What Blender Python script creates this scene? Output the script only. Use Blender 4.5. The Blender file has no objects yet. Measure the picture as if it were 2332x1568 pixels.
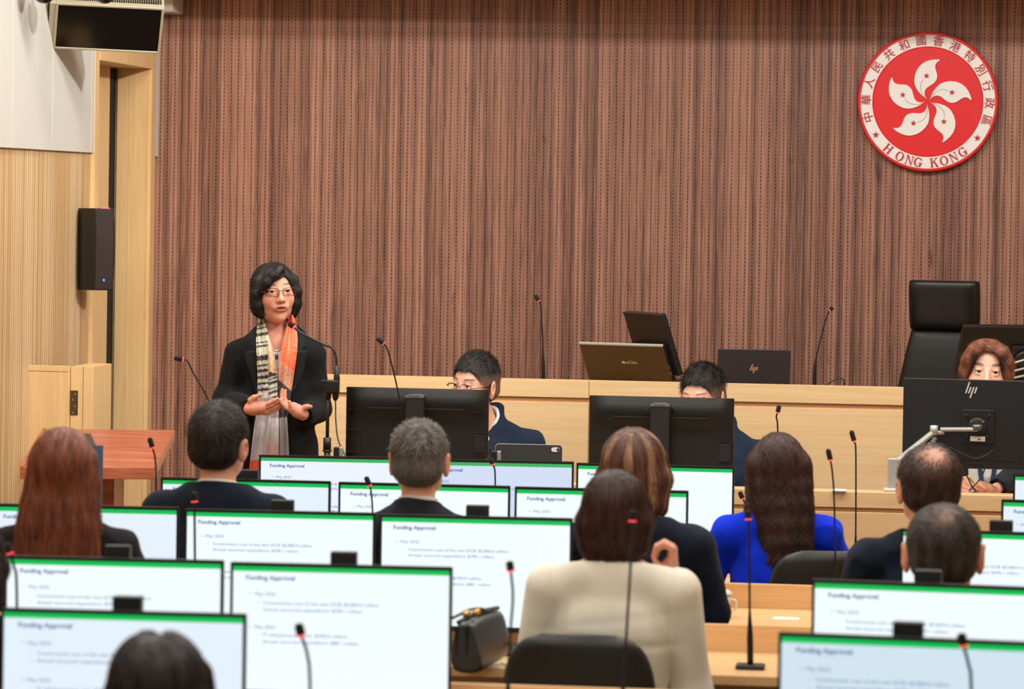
import bpy, math, random
import numpy as np
from mathutils import Matrix, Vector
PI = math.pi
R_ = math.radians
random.seed(7)
SC = bpy.context.scene
COL = SC.collection
# ------------------------------------------------------------------ camera, world, light, exposure
FPX = 8000.0                       # focal length in pixels of the 2332 px wide frame
YAW = math.atan(1.6e-5 * FPX)      # camera looks this far to the left of the wall's normal
PITCH, ROLL = R_(1.2), 0.0158
EYE = Vector((0, 0, 2.175))
PPY = 617.0                        # principal row (the lens is shifted)
cF = Vector((-math.sin(YAW) * math.cos(PITCH), math.cos(YAW) * math.cos(PITCH), -math.sin(PITCH)))
cR0 = Vector((math.cos(YAW), math.sin(YAW), 0))
cU0 = cR0.cross(cF)
cR = cR0 * math.cos(ROLL) + cU0 * math.sin(ROLL)
cU = cU0 * math.cos(ROLL) - cR0 * math.sin(ROLL)
cam_d = bpy.data.cameras.new('camera')
cam = bpy.data.objects.new('camera', cam_d)
COL.objects.link(cam)
cam.matrix_world = Matrix(((cR.x, cU.x, -cF.x, EYE.x), (cR.y, cU.y, -cF.y, EYE.y), (cR.z, cU.z, -cF.z, EYE.z), (0, 0, 0, 1)))
cam_d.sensor_fit = 'HORIZONTAL'
cam_d.sensor_width = 36
cam_d.lens = FPX / 2332 * 36
cam_d.shift_y = -(784 - PPY) / 2332
cam_d.clip_end = 100
cam_d.dof.use_dof = True
cam_d.dof.focus_distance = 15.8
cam_d.dof.aperture_fstop = 4.4
SC.camera = cam
SC.view_settings.view_transform = 'Standard'
SC.view_settings.look = 'None'
SC.view_settings.exposure = 0.0
SC.view_settings.gamma = 1.0
SC.view_settings.use_curve_mapping = False
SC.cycles.use_denoising = True
SC.cycles.max_bounces = 6
SC.cycles.caustics_reflective = False
SC.cycles.caustics_refractive = False
SC.cycles.sample_clamp_indirect = 6

world = bpy.data.worlds.new('world')
SC.world = world
world.use_nodes = True
world.node_tree.nodes['Background'].inputs[0].default_value = (1.0, .97, .93, 1)
world.node_tree.nodes['Background'].inputs[1].default_value = 0.36

def area(name, loc, target, size, size_y, power, color=(1, .965, .92), spread=180):
    l = bpy.data.lights.new(name, 'AREA')
    l.shape = 'RECTANGLE'; l.size = size; l.size_y = size_y
    l.energy = power; l.color = color; l.spread = R_(spread)
    o = bpy.data.objects.new(name, l); COL.objects.link(o)
    o.location = loc
    o.rotation_euler = (Vector(target) - Vector(loc)).to_track_quat('-Z', 'Y').to_euler()
    return o
CEIL = 4.3
# ceiling panel lights over the audience, the staff table and a wash along the panelled wall
for ax in (-2.6, .4):
    for ay in (5.5, 8.2, 10.6, 12.6):
        area('ceiling_lamp', (ax, ay, CEIL - .03), (ax, ay, 0), 1.6, .5, 44)
for ax in (-3.0, -1.3, .4, 2.1):
    area('front_lamp', (ax, 14.0, CEIL - .03), (ax + .1, 15.2, 0), .8, .4, 58, (1, .96, .91))
area('side_spot', (.2, 12.6, CEIL - .05), (-4.0, 16.6, 2.3), .2, .2, 24, (1, .97, .91), 50)

# ------------------------------------------------------------------ pixel -> place helpers
def ray(px, py):
    return (cF + cR * ((px - 1166) / FPX) - cU * ((py - PPY) / FPX))
def at(px, py, s):                 # s = pixels per metre there
    return EYE + ray(px, py) * (FPX / s)
def onY(px, py, Y):
    r = ray(px, py); return EYE + r * ((Y - EYE.y) / r.y)
def onX(px, py, X):
    r = ray(px, py); return EYE + r * ((X - EYE.x) / r.x)
def onZ(px, py, Z):
    r = ray(px, py); return EYE + r * ((Z - EYE.z) / r.z)

# ------------------------------------------------------------------ materials
def lin(c):
    return tuple(((v / 255) / 12.92 if v / 255 <= .04045 else ((v / 255 + .055) / 1.055) ** 2.4) for v in c) + (1,)
_M = {}
def mat(name, col, rough=.5, metal=0, spec=.5, emit=None, estr=0, coat=0, bump=0, bscale=200, sheen=0, alpha=None, trans=0):
    if name in _M: return _M[name]
    m = bpy.data.materials.new(name); m.use_nodes = True
    b = m.node_tree.nodes['Principled BSDF']
    b.inputs['Base Color'].default_value = lin(col)
    b.inputs['Roughness'].default_value = rough
    b.inputs['Metallic'].default_value = metal
    b.inputs['Specular IOR Level'].default_value = spec
    b.inputs['Coat Weight'].default_value = coat
    b.inputs['Sheen Weight'].default_value = sheen
    b.inputs['Transmission Weight'].default_value = trans
    if emit:
        b.inputs['Emission Color'].default_value = lin(emit); b.inputs['Emission Strength'].default_value = estr
    if bump:
        nt = m.node_tree; tc = nt.nodes.new('ShaderNodeTexCoord'); n = nt.nodes.new('ShaderNodeTexNoise')
        n.inputs['Scale'].default_value = bscale; n.inputs['Detail'].default_value = 3
        bp = nt.nodes.new('ShaderNodeBump'); bp.inputs['Strength'].default_value = bump; bp.inputs['Distance'].default_value = .002
        nt.links.new(tc.outputs['Object'], n.inputs['Vector']); nt.links.new(n.outputs['Fac'], bp.inputs['Height'])
        nt.links.new(bp.outputs['Normal'], b.inputs['Normal'])
    _M[name] = m
    return m

class NT:                           # tiny node-tree helper
    def __init__(s, name):
        s.m = bpy.data.materials.new(name); s.m.use_nodes = True
        s.t = s.m.node_tree; s.b = s.t.nodes['Principled BSDF']
        s.g = s.t.nodes.new('ShaderNodeNewGeometry').outputs['Position']
        s.o = s.t.nodes.new('ShaderNodeTexCoord').outputs['Object']
    def link(s, a, b): s.t.links.new(a, b)
    def put(s, inp, v):
        if isinstance(v, (int, float, tuple)): inp.default_value = v
        else: s.link(v, inp)
    def math(s, op, a, b=0, c=0):
        n = s.t.nodes.new('ShaderNodeMath'); n.operation = op
        s.put(n.inputs[0], a); s.put(n.inputs[1], b)
        if op in ('MULTIPLY_ADD', 'SMOOTH_MIN', 'SMOOTH_MAX'): s.put(n.inputs[2], c)
        return n.outputs[0]
    def sep(s, v):
        n = s.t.nodes.new('ShaderNodeSeparateXYZ'); s.link(v, n.inputs[0]); return n.outputs
    def comb(s, x, y, z):
        n = s.t.nodes.new('ShaderNodeCombineXYZ')
        for i, v in enumerate((x, y, z)): s.put(n.inputs[i], v)
        return n.outputs[0]
    def noise(s, vec, scale=1, detail=2, rough=.5, dist=0):
        n = s.t.nodes.new('ShaderNodeTexNoise'); s.link(vec, n.inputs['Vector'])
        n.inputs['Scale'].default_value = scale; n.inputs['Detail'].default_value = detail
        n.inputs['Roughness'].default_value = rough; n.inputs['Distortion'].default_value = dist
        return n.outputs['Fac']
    def white(s, w):
        n = s.t.nodes.new('ShaderNodeTexWhiteNoise'); n.noise_dimensions = '1D'; s.put(n.inputs['W'], w); return n.outputs['Value']
    def ramp(s, f, stops):
        n = s.t.nodes.new('ShaderNodeValToRGB'); s.link(f, n.inputs[0])
        e = n.color_ramp.elements
        while len(e) < len(stops): e.new(.5)
        for el, (p, c) in zip(e, stops): el.position = p; el.color = lin(c)
        return n.outputs[0]
    def mix(s, f, a, b, mode='MIX'):
        n = s.t.nodes.new('ShaderNodeMix'); n.data_type = 'RGBA'; n.blend_type = mode
        s.put(n.inputs[0], f)
        for i, v in ((6, a), (7, b)):
            if isinstance(v, tuple): n.inputs[i].default_value = lin(v)
            else: s.link(v, n.inputs[i])
        return n.outputs[2]
    def bump(s, h, st=.3, dist=.002):
        n = s.t.nodes.new('ShaderNodeBump'); n.inputs['Strength'].default_value = st; n.inputs['Distance'].default_value = dist
        s.link(h, n.inputs['Height']); s.link(n.outputs[0], s.b.inputs['Normal'])

WALL_Y = 17.8
PITCH_M = .035 * WALL_Y / 16.85
def m_walnut():
    k = NT('walnut_slats')
    x, y, z = k.sep(k.g)
    u = k.math('DIVIDE', x, PITCH_M)
    cell = k.math('FLOOR', u)
    fr = k.math('FRACT', u)
    r1 = k.white(cell); r2 = k.white(k.math('ADD', cell, 31.7))
    gx = k.math('ADD', k.math('MULTIPLY', x, 60), k.math('MULTIPLY', r1, 50))
    g1 = k.noise(k.comb(gx, k.math('MULTIPLY', r2, 30), k.math('MULTIPLY', z, 1.3)), 1.6, 4, .62, 1.2)
    g2 = k.noise(k.comb(k.math('MULTIPLY', gx, 3), 0, k.math('MULTIPLY', z, 2.2)), 2.0, 2, .5, .3)
    knot = k.noise(k.comb(k.math('MULTIPLY', x, 14), k.math('MULTIPLY', r1, 9), k.math('MULTIPLY', z, 3.3)), 1.2, 2, .5, .6)
    f = k.math('ADD', k.math('MULTIPLY', g1, .62), k.math('MULTIPLY', g2, .38))
    f = k.math('ADD', f, k.math('MULTIPLY', k.math('SUBTRACT', r1, .5), .22))
    c = k.ramp(f, [(.24, (84, 56, 46)), (.40, (126, 89, 74)), (.54, (162, 115, 95)), (.72, (192, 143, 120))])
    kn = k.ramp(knot, [(.68, (255, 255, 255)), (.8, (150, 120, 105))])
    c = k.mix(.7, c, kn, 'MULTIPLY')
    # slot perforations along each joint
    d = k.math('ABSOLUTE', k.math('SUBTRACT', fr, .5))
    slot = k.math('LESS_THAN', d, .062)
    zz = k.math('FRACT', k.math('DIVIDE', k.math('ADD', z, k.math('MULTIPLY', r2, .004)), .0178 * WALL_Y / 16.85))
    dash = k.math('LESS_THAN', zz, .56)
    hole = k.math('MULTIPLY', slot, dash)
    c = k.mix(k.math('MULTIPLY', k.math('LESS_THAN', d, .03), .45), c, (70, 40, 30))
    c = k.mix(hole, c, (10, 4, 3))
    k.link(c, k.b.inputs['Base Color'])
    k.b.inputs['Roughness'].default_value = .45
    k.b.inputs['Specular IOR Level'].default_value = .35
    k.bump(k.math('SUBTRACT', 1, hole), .6, .004)
    return k.m
def m_ribbed():
    k = NT('ribbed_maple')
    x, y, z = k.sep(k.g)
    u = k.math('DIVIDE', y, .036); cell = k.math('FLOOR', u); fr = k.math('FRACT', u)
    r1 = k.white(cell)
    g = k.noise(k.comb(k.math('MULTIPLY', y, 50), 0, k.math('MULTIPLY', z, 1.2)), 1.2, 3, .5, .3)
    f = k.math('ADD', k.math('MULTIPLY', r1, .55), k.math('MULTIPLY', g, .45))
    c = k.ramp(f, [(.2, (190, 152, 104)), (.45, (208, 176, 130)), (.6, (220, 194, 152)), (.8, (202, 172, 136))])
    gr = k.math('LESS_THAN', k.math('ABSOLUTE', k.math('SUBTRACT', fr, .5)), .07)
    c = k.mix(gr, c, (150, 108, 66))
    k.link(c, k.b.inputs['Base Color']); k.b.inputs['Roughness'].default_value = .5
    k.bump(k.math('SUBTRACT', 1, gr), .5, .003)
    return k.m
def m_wood(name, cols, along='x', rough=.42, scale=1.0):
    k = NT(name)
    x, y, z = k.sep(k.g)
    if along == 'x': v = k.comb(k.math('MULTIPLY', x, 1.2), k.math('MULTIPLY', y, 26), k.math('MULTIPLY', z, 42))
    else: v = k.comb(k.math('MULTIPLY', x, 34), k.math('MULTIPLY', y, 30), k.math('MULTIPLY', z, 1.3))
    g1 = k.noise(v, 1.1 * scale, 4, .6, .7)
    g2 = k.noise(v, 6 * scale, 2, .5, .2)
    f = k.math('ADD', k.math('MULTIPLY', g1, .7), k.math('MULTIPLY', g2, .3))
    c = k.ramp(f, [(.25, cols[0]), (.5, cols[1]), (.75, cols[2])])
    k.link(c, k.b.inputs['Base Color']); k.b.inputs['Roughness'].default_value = rough
    k.b.inputs['Specular IOR Level'].default_value = .4
    return k.m
def m_attr(name, rough=.5, spec=.4, sheen=0, bump=0, bscale=300, stretch=(1, 1, 1), coat=0):
    k = NT(name)
    a = k.t.nodes.new('ShaderNodeAttribute'); a.attribute_name = 'Col'
    k.link(a.outputs['Color'], k.b.inputs['Base Color'])
    k.b.inputs['Roughness'].default_value = rough; k.b.inputs['Specular IOR Level'].default_value = spec
    k.b.inputs['Sheen Weight'].default_value = sheen
    if bump:
        mp = k.t.nodes.new('ShaderNodeMapping'); mp.inputs['Scale'].default_value = stretch
        k.link(k.o, mp.inputs['Vector'])
        k.bump(k.noise(mp.outputs[0], bscale, 3, .6), bump, .003)
    return k.m
M_WALNUT = m_walnut(); M_RIB = m_ribbed()
M_MAPLE = m_wood('maple_panel', [(214, 176, 124), (226, 190, 140), (234, 202, 154)], 'x')
M_MAPLEV = m_wood('maple_upright', [(216, 178, 124), (228, 192, 138), (236, 204, 152)], 'z')
M_DESK = m_wood('desk_maple', [(214, 168, 116), (226, 184, 132), (234, 198, 148)], 'x', .3)
M_CHERRY = m_wood('cherry_wood', [(150, 76, 52), (176, 102, 76), (196, 128, 104)], 'x', .16)
M_WHITE = mat('white_panel', (206, 206, 198), .55, bump=.05, bscale=400)
M_CEIL = mat('ceiling_white', (225, 222, 215), .7)
M_CARPET = mat('dark_carpet', (84, 76, 70), .95, bump=.4, bscale=300)
M_BLACK = mat('black_plastic', (20, 20, 20), .42)
M_BLACKM = mat('black_matte_plastic', (24, 24, 23), .5, bump=.08, bscale=900)
M_GAP = mat('dark_gap', (12, 10, 9), .8)
M_DARKM = mat('dark_metal', (60, 58, 56), .35, .6)
M_CHROME = mat('brushed_steel', (170, 168, 160), .3, .9)
M_SILVER = mat('silver_paint', (176, 178, 174), .35, .3)
M_LEATHER = mat('black_leather', (16, 17, 17), .38, spec=.5, bump=.12, bscale=250)
M_RED = mat('red_light', (240, 60, 70), .4, emit=(255, 70, 80), estr=1.6)
M_RUBBER = mat('foam_black', (16, 15, 15), .85, bump=.4, bscale=1500)
M_GLASS = mat('clear_glass', (250, 250, 250), .02, trans=1)
M_PAPER = mat('white_paper', (238, 236, 230), .7)

# ------------------------------------------------------------------ mesh builder
class MB:
    def __init__(s): s.v = []; s.f = []; s.m = []
    def add(s, vs, fs, mi=0):
        n = len(s.v); s.v += [tuple(p) for p in vs]; s.f += [tuple(i + n for i in f) for f in fs]; s.m += [mi] * len(fs); return s
    def box(s, lo, hi, mi=0, M=None):
        x0, y0, z0 = lo; x1, y1, z1 = hi
        vs = [Vector(p) for p in ((x0, y0, z0), (x1, y0, z0), (x1, y1, z0), (x0, y1, z0), (x0, y0, z1), (x1, y0, z1), (x1, y1, z1), (x0, y1, z1))]
        if M is not None: vs = [M @ p for p in vs]
        return s.add(vs, [(0, 3, 2, 1), (4, 5, 6, 7), (0, 1, 5, 4), (1, 2, 6, 5), (2, 3, 7, 6), (3, 0, 4, 7)], mi)
    def cbox(s, c, sz, mi=0, M=None):
        return s.box([c[i] - sz[i] / 2 for i in range(3)], [c[i] + sz[i] / 2 for i in range(3)], mi, M)
    def tube(s, pts, rad, seg=10, mi=0, cap=True, flat=1.0):
        pts = [Vector(p) for p in pts]; n = len(pts)
        if not hasattr(rad, '__len__'): rad = [rad] * n
        vs = []; up = None
        for i, p in enumerate(pts):
            d = (pts[min(i + 1, n - 1)] - pts[max(i - 1, 0)]).normalized()
            if up is None:
                up = Vector((0, 0, 1)) if abs(d.z) < .9 else Vector((0, 1, 0))
            a = d.cross(up)
            if a.length < 1e-5: a = d.cross(Vector((1, 0, 0)))
            a.normalize(); b = a.cross(d).normalized(); up = b
            for j in range(seg):
                t = 2 * PI * j / seg
                vs.append(p + a * (math.cos(t) * rad[i]) + b * (math.sin(t) * rad[i] * flat))
        fs = [(i * seg + j, i * seg + (j + 1) % seg, (i + 1) * seg + (j + 1) % seg, (i + 1) * seg + j) for i in range(n - 1) for j in range(seg)]
        if cap: fs += [tuple(reversed(range(seg))), tuple(range((n - 1) * seg, n * seg))]
        return s.add(vs, fs, mi)
    def prism(s, poly, y0, y1, mi=0, M=None, side=None):   # polygon in local XZ, extruded along Y
        n = len(poly)
        vs = [Vector((p[0], y0, p[1])) for p in poly] + [Vector((p[0], y1, p[1])) for p in poly]
        if M is not None: vs = [M @ p for p in vs]
        s.add(vs, [tuple(range(n)), tuple(reversed(range(n, 2 * n)))], mi)
        s.f += [(len(s.v) - 2 * n + i, len(s.v) - n + i, len(s.v) - n + (i + 1) % n, len(s.v) - 2 * n + (i + 1) % n) for i in range(n)]
        s.m += [mi if side is None else side] * n
        return s
    def lathe(s, prof, seg=24, mi=0, M=None):               # profile of (r, z)
        vs = []; n = len(prof)
        for r, z in prof:
            for j in range(seg):
                t = 2 * PI * j / seg; vs.append(Vector((r * math.cos(t), r * math.sin(t), z)))
        if M is not None: vs = [M @ p for p in vs]
        fs = [(i * seg + j, i * seg + (j + 1) % seg, (i + 1) * seg + (j + 1) % seg, (i + 1) * seg + j) for i in range(n - 1) for j in range(seg)]
        return s.add(vs, fs, mi)
    def mesh(s, name, mats, smooth=False):
        me = bpy.data.meshes.new(name); me.from_pydata([tuple(p) for p in s.v], [], s.f)
        for m in (mats if isinstance(mats, (list, tuple)) else [mats]): me.materials.append(m)
        me.polygons.foreach_set('material_index', s.m)
        me.polygons.foreach_set('use_smooth', [smooth] * len(s.f))
        me.update(); return me
    def build(s, name, mats, parent=None, bevel=0, smooth=False, M=None, seg=2):
        return place(s.mesh(name, mats, smooth or bevel > 0), name, parent, bevel, M, seg)
def place(me, name, parent=None, bevel=0, M=None, seg=2):
    o = bpy.data.objects.new(name, me); COL.objects.link(o)
    if parent is not None: o.parent = parent
    if M is not None: o.matrix_local = M
    if bevel:
        b = o.modifiers.new('bevel', 'BEVEL'); b.width = bevel; b.segments = seg; b.limit_method = 'ANGLE'; b.angle_limit = R_(40)
        b.harden_normals = False
        w = o.modifiers.new('wn', 'WEIGHTED_NORMAL'); w.keep_sharp = True
    return o
def empty(name, loc, rz=0):
    o = bpy.data.objects.new(name, None); COL.objects.link(o)
    o.location = loc; o.rotation_euler = (0, 0, rz); o.empty_display_size = .1
    return o
def tag(o, label, cat, group=None):
    o['label'] = label; o['category'] = cat
    if group: o['group'] = group
    return o
def struct(o): o['kind'] = 'structure'; return o
def T(x, y, z): return Matrix.Translation((x, y, z))
def Rz(a): return Matrix.Rotation(a, 4, 'Z')
def Rx(a): return Matrix.Rotation(a, 4, 'X')
def Ry(a): return Matrix.Rotation(a, 4, 'Y')
def copy_tree(o, parent=None):
    c = o.copy(); COL.objects.link(c)
    if parent is not None: c.parent = parent
    for ch in list(o.children): copy_tree(ch, c)
    return c
def bez(pts, n=8):                  # Catmull-Rom through pts
    P = [Vector(p) for p in pts]; P = [P[0] * 2 - P[1]] + P + [P[-1] * 2 - P[-2]]
    out = []
    for i in range(1, len(P) - 2):
        a, b, c, d = P[i - 1:i + 3]
        for j in range(n):
            t = j / n
            out.append(.5 * ((2 * b) + (c - a) * t + (2 * a - 5 * b + 4 * c - d) * t * t + (3 * b - a - 3 * c + d) * t ** 3))
    out.append(P[-2]); return out
def text_mesh(lines, name, mats, depth=0, split=None):
    """lines: (text, x, baseline z, cap height, width or None, bold offset, material index[, centre]) laid out in XZ facing -Y"""
    vs, fs, mi = [], [], []
    for ln in lines:
        txt, x, z, size, width, bold, k = ln[:7]
        cu = bpy.data.curves.new('t', 'FONT'); cu.body = txt; cu.size = 1; cu.offset = bold; cu.resolution_u = 3
        cu.fill_mode = 'FRONT' if not depth else 'BOTH'
        if depth: cu.extrude = depth / (size / .73)
        ob = bpy.data.objects.new('t', cu); COL.objects.link(ob)
        bpy.context.view_layer.update()
        me = bpy.data.meshes.new_from_object(ob.evaluated_get(bpy.context.evaluated_depsgraph_get()))
        V = np.array([v.co[:] for v in me.vertices]) if len(me.vertices) else np.zeros((0, 3))
        if len(V):
            sc = size / .73; w = V[:, 0].max() - V[:, 0].min()
            sx = sc if width is None else width / w
            x0 = V[:, 0].min()
            if len(ln) > 7: V[:, 0] -= (V[:, 0].min() + V[:, 0].max()) / 2; V[:, 1] -= (V[:, 1].min() + V[:, 1].max()) / 2; x0 = 0
            n = len(vs)
            for p in V: vs.append(((p[0] - x0) * sx + x, -p[2] * sc, p[1] * sc + z))
            for p in me.polygons: fs.append(tuple(i + n for i in p.vertices)); mi.append(k)
        bpy.data.objects.remove(ob); bpy.data.meshes.remove(me); bpy.data.curves.remove(cu)
    b = MB(); b.v = vs; b.f = fs; b.m = mi
    return b.mesh(name, mats)
# ------------------------------------------------------------------ the room
CX = onY(350, 600, WALL_Y).x        # left wall plane, from the corner
XR = 4.6
struct(MB().box((CX - .4, WALL_Y, 0), (XR, WALL_Y + .2, CEIL)).build('wall_back', M_WALNUT))
struct(MB().box((CX - .4, -2, -.1), (XR, WALL_Y, 0)).build('floor', M_CARPET))
struct(MB().box((CX - .4, -2, CEIL), (XR, WALL_Y + .2, CEIL + .1)).build('ceiling', M_CEIL))
struct(MB().box((XR, -2, 0), (XR + .2, WALL_Y + .2, CEIL)).build('wall_right', M_MAPLE))
yl = lambda px: onX(px, 600, CX).y
yD0, yD1 = yl(211), yl(331)          # door recess along the left wall
zL = onX(300, 353.5, CX).z           # underside of the white panels
zRec = onX(262, 151, CX - .1).z
b = MB().box((CX - .4, -2, 0), (CX, yD0, CEIL)).box((CX - .4, yD1, 0), (CX, WALL_Y, CEIL)).box((CX - .4, yD0, zRec), (CX, yD1, CEIL))
struct(b.build('wall_left', M_RIB))
b = MB()
edges = [-2, 6, 9.6, 12.6, yl(14) , yl(106), yl(195), yl(207.5)]
for a, c in zip(edges[:-1], edges[1:]):
    b.box((CX, a + .003, zL), (CX + .018, c - .003, CEIL))
b.box((CX, yl(336), zL), (CX + .018, WALL_Y - .002, CEIL))
struct(b.build('trim_1', M_WHITE, bevel=.002))
b = MB()
for e in edges[1:-1]: b.box((CX, e - .004, zL + .004), (CX + .010, e + .004, CEIL - .01))
struct(b.build('trim_5', M_GAP))
# casing of the recess, its back, far reveal and the black slot of the ajar door
RD = (331 - 263) / 440.0             # depth of the reveal
b = MB()
b.box((CX, yD0 - .08, 0), (CX + .022, yD0, zRec + .5)).box((CX, yD1, 0), (CX + .022, yD1 + .09, zRec + .5))
b.box((CX, yD0, zRec), (CX + .024, yD1, zRec + .5))
struct(b.build('trim_2', M_MAPLEV, bevel=.002))
b = MB().box((CX - RD, yD1 - .012, 0), (CX - .001, yD1 + .0, zRec)).box((CX - RD + .062, yD1 - .014, 0), (CX - RD + .064, yD1 - .011, zRec))
struct(b.build('trim_3', M_MAPLEV))
b = MB().box((CX - RD - .02, yD0, 0), (CX - RD, onX(245, 600, CX - RD).y, zRec))
struct(b.build('door_1', M_MAPLEV))
b = MB().box((CX - .39, onX(245, 600, CX - RD).y + .001, 0), (CX - RD - .012, yD1, zRec))
struct(b.build('trim_4', M_GAP))
struct(MB().box((CX, 16.95, 3.26), (XR, WALL_Y, CEIL)).build('added_shade_bulkhead', M_CEIL))  # unseen bulkhead, added to shade the top of the back wall
# platforms
DAIS = .25; DAIS2 = .45
struct(MB().box((CX, 14.15, 0), (XR, WALL_Y, DAIS)).build('floor_platform', M_CARPET))
struct(MB().box((CX + 1.9, 16.3, DAIS), (XR, WALL_Y, DAIS2)).build('floor_upper_platform', M_CARPET))

# ------------------------------------------------------------------ desks
def panel_desk(name, label, x0, x1, yf, ztop, zbase, depth, band=.08, groove=.022, seams=(), surf=None, ledge=.1):
    r = empty(name, ((x0 + x1) / 2, yf + depth / 2, zbase)); cx, cy = r.location.x, r.location.y
    L = lambda lo, hi: ((lo[0] - cx, lo[1] - cy, lo[2] - zbase), (hi[0] - cx, hi[1] - cy, hi[2] - zbase))
    b = MB(); xs = [x0] + list(seams) + [x1]
    for a, c in zip(xs[:-1], xs[1:]):
        b.box(*L((a + .001, yf, ztop - band), (c - .001, yf + .022, ztop)))
    b.build('fascia_band', M_MAPLE, r, bevel=.0015)
    b = MB()
    for a, c in zip(xs[:-1], xs[1:]):
        b.box(*L((a + .001, yf, zbase), (c - .001, yf + .022, ztop - band - groove)))
    b.build('front_panel', M_MAPLE, r, bevel=.0015)
    MB().box(*L((x0, yf + .012, zbase), (x1, yf + .03, ztop - .004))).build('backing', mat('groove_wood', (186, 138, 92), .6), r)
    b = MB().box(*L((x0, yf + .022, ztop - .03), (x1, yf + (depth if surf is None else ledge), ztop)))
    if surf is not None: b.box(*L((x0, yf + ledge, surf - .03), (x1, yf + depth, surf)))
    b.build('worktop', M_DESK, r, bevel=.0015)
    b = MB()
    for xx in (x0, x1 - .03): b.box(*L((xx, yf + .03, zbase), (xx + .03, yf + depth - .08, (surf or ztop) - .03)))
    b.build('support_panel', M_MAPLE, r)
    tag(r, label, 'desk'); return r
CH_Y = 15.93; CH_Z = onY(1400, 866.5, CH_Y).z
cx0 = onY(640, 900, CH_Y).x
panel_desk('raised_desk', 'long light maple raised desk along the slatted wall carrying laptops', cx0, 2.6, CH_Y, CH_Z, DAIS, .62,
           .082, .022, [onY(1341, 900, CH_Y).x], surf=CH_Z - .05, ledge=.024)
CH_S = CH_Z - .05
ST_Y = 14.33; ST_Z = onY(1850, 1117, ST_Y).z
panel_desk('staff_desk', 'light maple staff desk with grooved front below the two black monitor backs', onY(768, 1100, ST_Y).x, 2.6, ST_Y, ST_Z, DAIS, .62,
           (1150 - 1114) / 560, .018, [onY(1671, 1150, ST_Y).x], surf=ST_Z - .05, ledge=.13)
ROW = {'A': 13.47, 'B': 12.22, 'C': 10.94, 'D': 9.43, 'E': 8.417}
DZ = {'A': .735, 'B': .741, 'C': .749, 'D': .745, 'E': .724}
ORD = {'A': 'farthest audience row, just before the staff desk', 'B': 'second audience row from the front', 'C': 'audience row carrying the black handbag',
       'D': 'audience row behind the cream jacket woman', 'E': 'audience row nearest the viewer'}
for k, Y in ROW.items():
    r = empty('audience_desk', (-1.2, Y, 0)); z = DZ[k]; hw = 2.78
    MB().box((-hw, -.40, z - .03), (hw, .16, z)).build('worktop', M_DESK, r, bevel=.002)
    MB().box((-hw, .16, .06), (hw, .185, z + .085)).build('privacy_panel', M_DESK, r, bevel=.002)
    b = MB()
    for x in (-hw, hw - .03): b.box((x, -.30, 0), (x + .03, .16, z - .03))
    b.build('support_panel', M_DESK, r)
    tag(r, 'long light maple desk of the ' + ORD[k], 'desk', 'audience desks')
# ------------------------------------------------------------------ slide text shared by all screens
M_T1 = mat('slide_title_ink', (20, 40, 90), .6, emit=(22, 64, 130), estr=.9)
M_T2 = mat('slide_text_ink', (30, 50, 100), .6, emit=(60, 100, 160), estr=.9)
SLW, SLH = .594, .345
def slide_lines():
    L = lambda t, x, y, w, b, k, h=.0095: (t, -SLW / 2 + x, SLH / 2 - y, h, w, b, k)
    return [L('Funding Approval', .036, .036, .134, .022, 0, .0125),
            L('•  May 2022', .046, .079, .072, 0, 1),
            L('Construction cost of the new DCB: $5,800.0 million', .084, .1035, .318, 0, 1),
            L('–', .066, .1035, .006, 0, 1), L('–', .066, .1215, .006, 0, 1),
            L('Annual recurrent expenditure: $290.1 million', .084, .1215, .272, 0, 1),
            L('•  May 2022', .046, .170, .072, 0, 1),
            L('IT infrastructure cost: $700.0 million', .084, .191, .232, 0, 1),
            L('–', .066, .191, .006, 0, 1), L('–', .066, .2095, .006, 0, 1),
            L('Annual recurrent expenditure: $88.1 million', .084, .2095, .262, 0, 1)]
SLIDE = text_mesh(slide_lines(), 'slide_text', [M_T1, M_T2])
def screen_mat(name, col, st):
    return mat(name, (10, 10, 10), .35, emit=col, estr=st)
TINT = {'w': screen_mat('screen_white', (236, 246, 250), 1.08), 'l': screen_mat('screen_lavender', (216, 228, 252), .95),
        'b': screen_mat('screen_blue_white', (214, 234, 246), .95), 'c': screen_mat('screen_pale', (228, 240, 250), 1.02), 'f': screen_mat('screen_front', (232, 240, 254), 1.04)}
M_GREEN = mat('slide_green', (5, 30, 10), .4, emit=(0, 190, 86), estr=1.0)
M_GREEN2 = mat('slide_green_soft', (5, 30, 10), .4, emit=(60, 176, 96), estr=1.0)
W, H = .61, .365
def screen_mesh(t):
    g = MB(); y = -.0572
    g.box((-SLW / 2, y, -SLH / 2), (SLW / 2, y + .003, SLH / 2 - .013), 0)
    g.box((-SLW / 2, y, SLH / 2 - .013), (SLW / 2, y + .003, SLH / 2), 1)
    return g.mesh('screen', [TINT[t], M_GREEN2 if t in 'lf' else M_GREEN])
SCR = {t: screen_mesh(t) for t in TINT}
housing = MB()
housing.box((-W / 2, -.055, -H / 2), (W / 2, -.035, H / 2))
housing.box((-W / 2 + .05, -.035, -H / 2 + .03), (W / 2 - .05, -.012, H / 2 - .05))
HOUS = housing.mesh('housing', M_BLACK, True)
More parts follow.
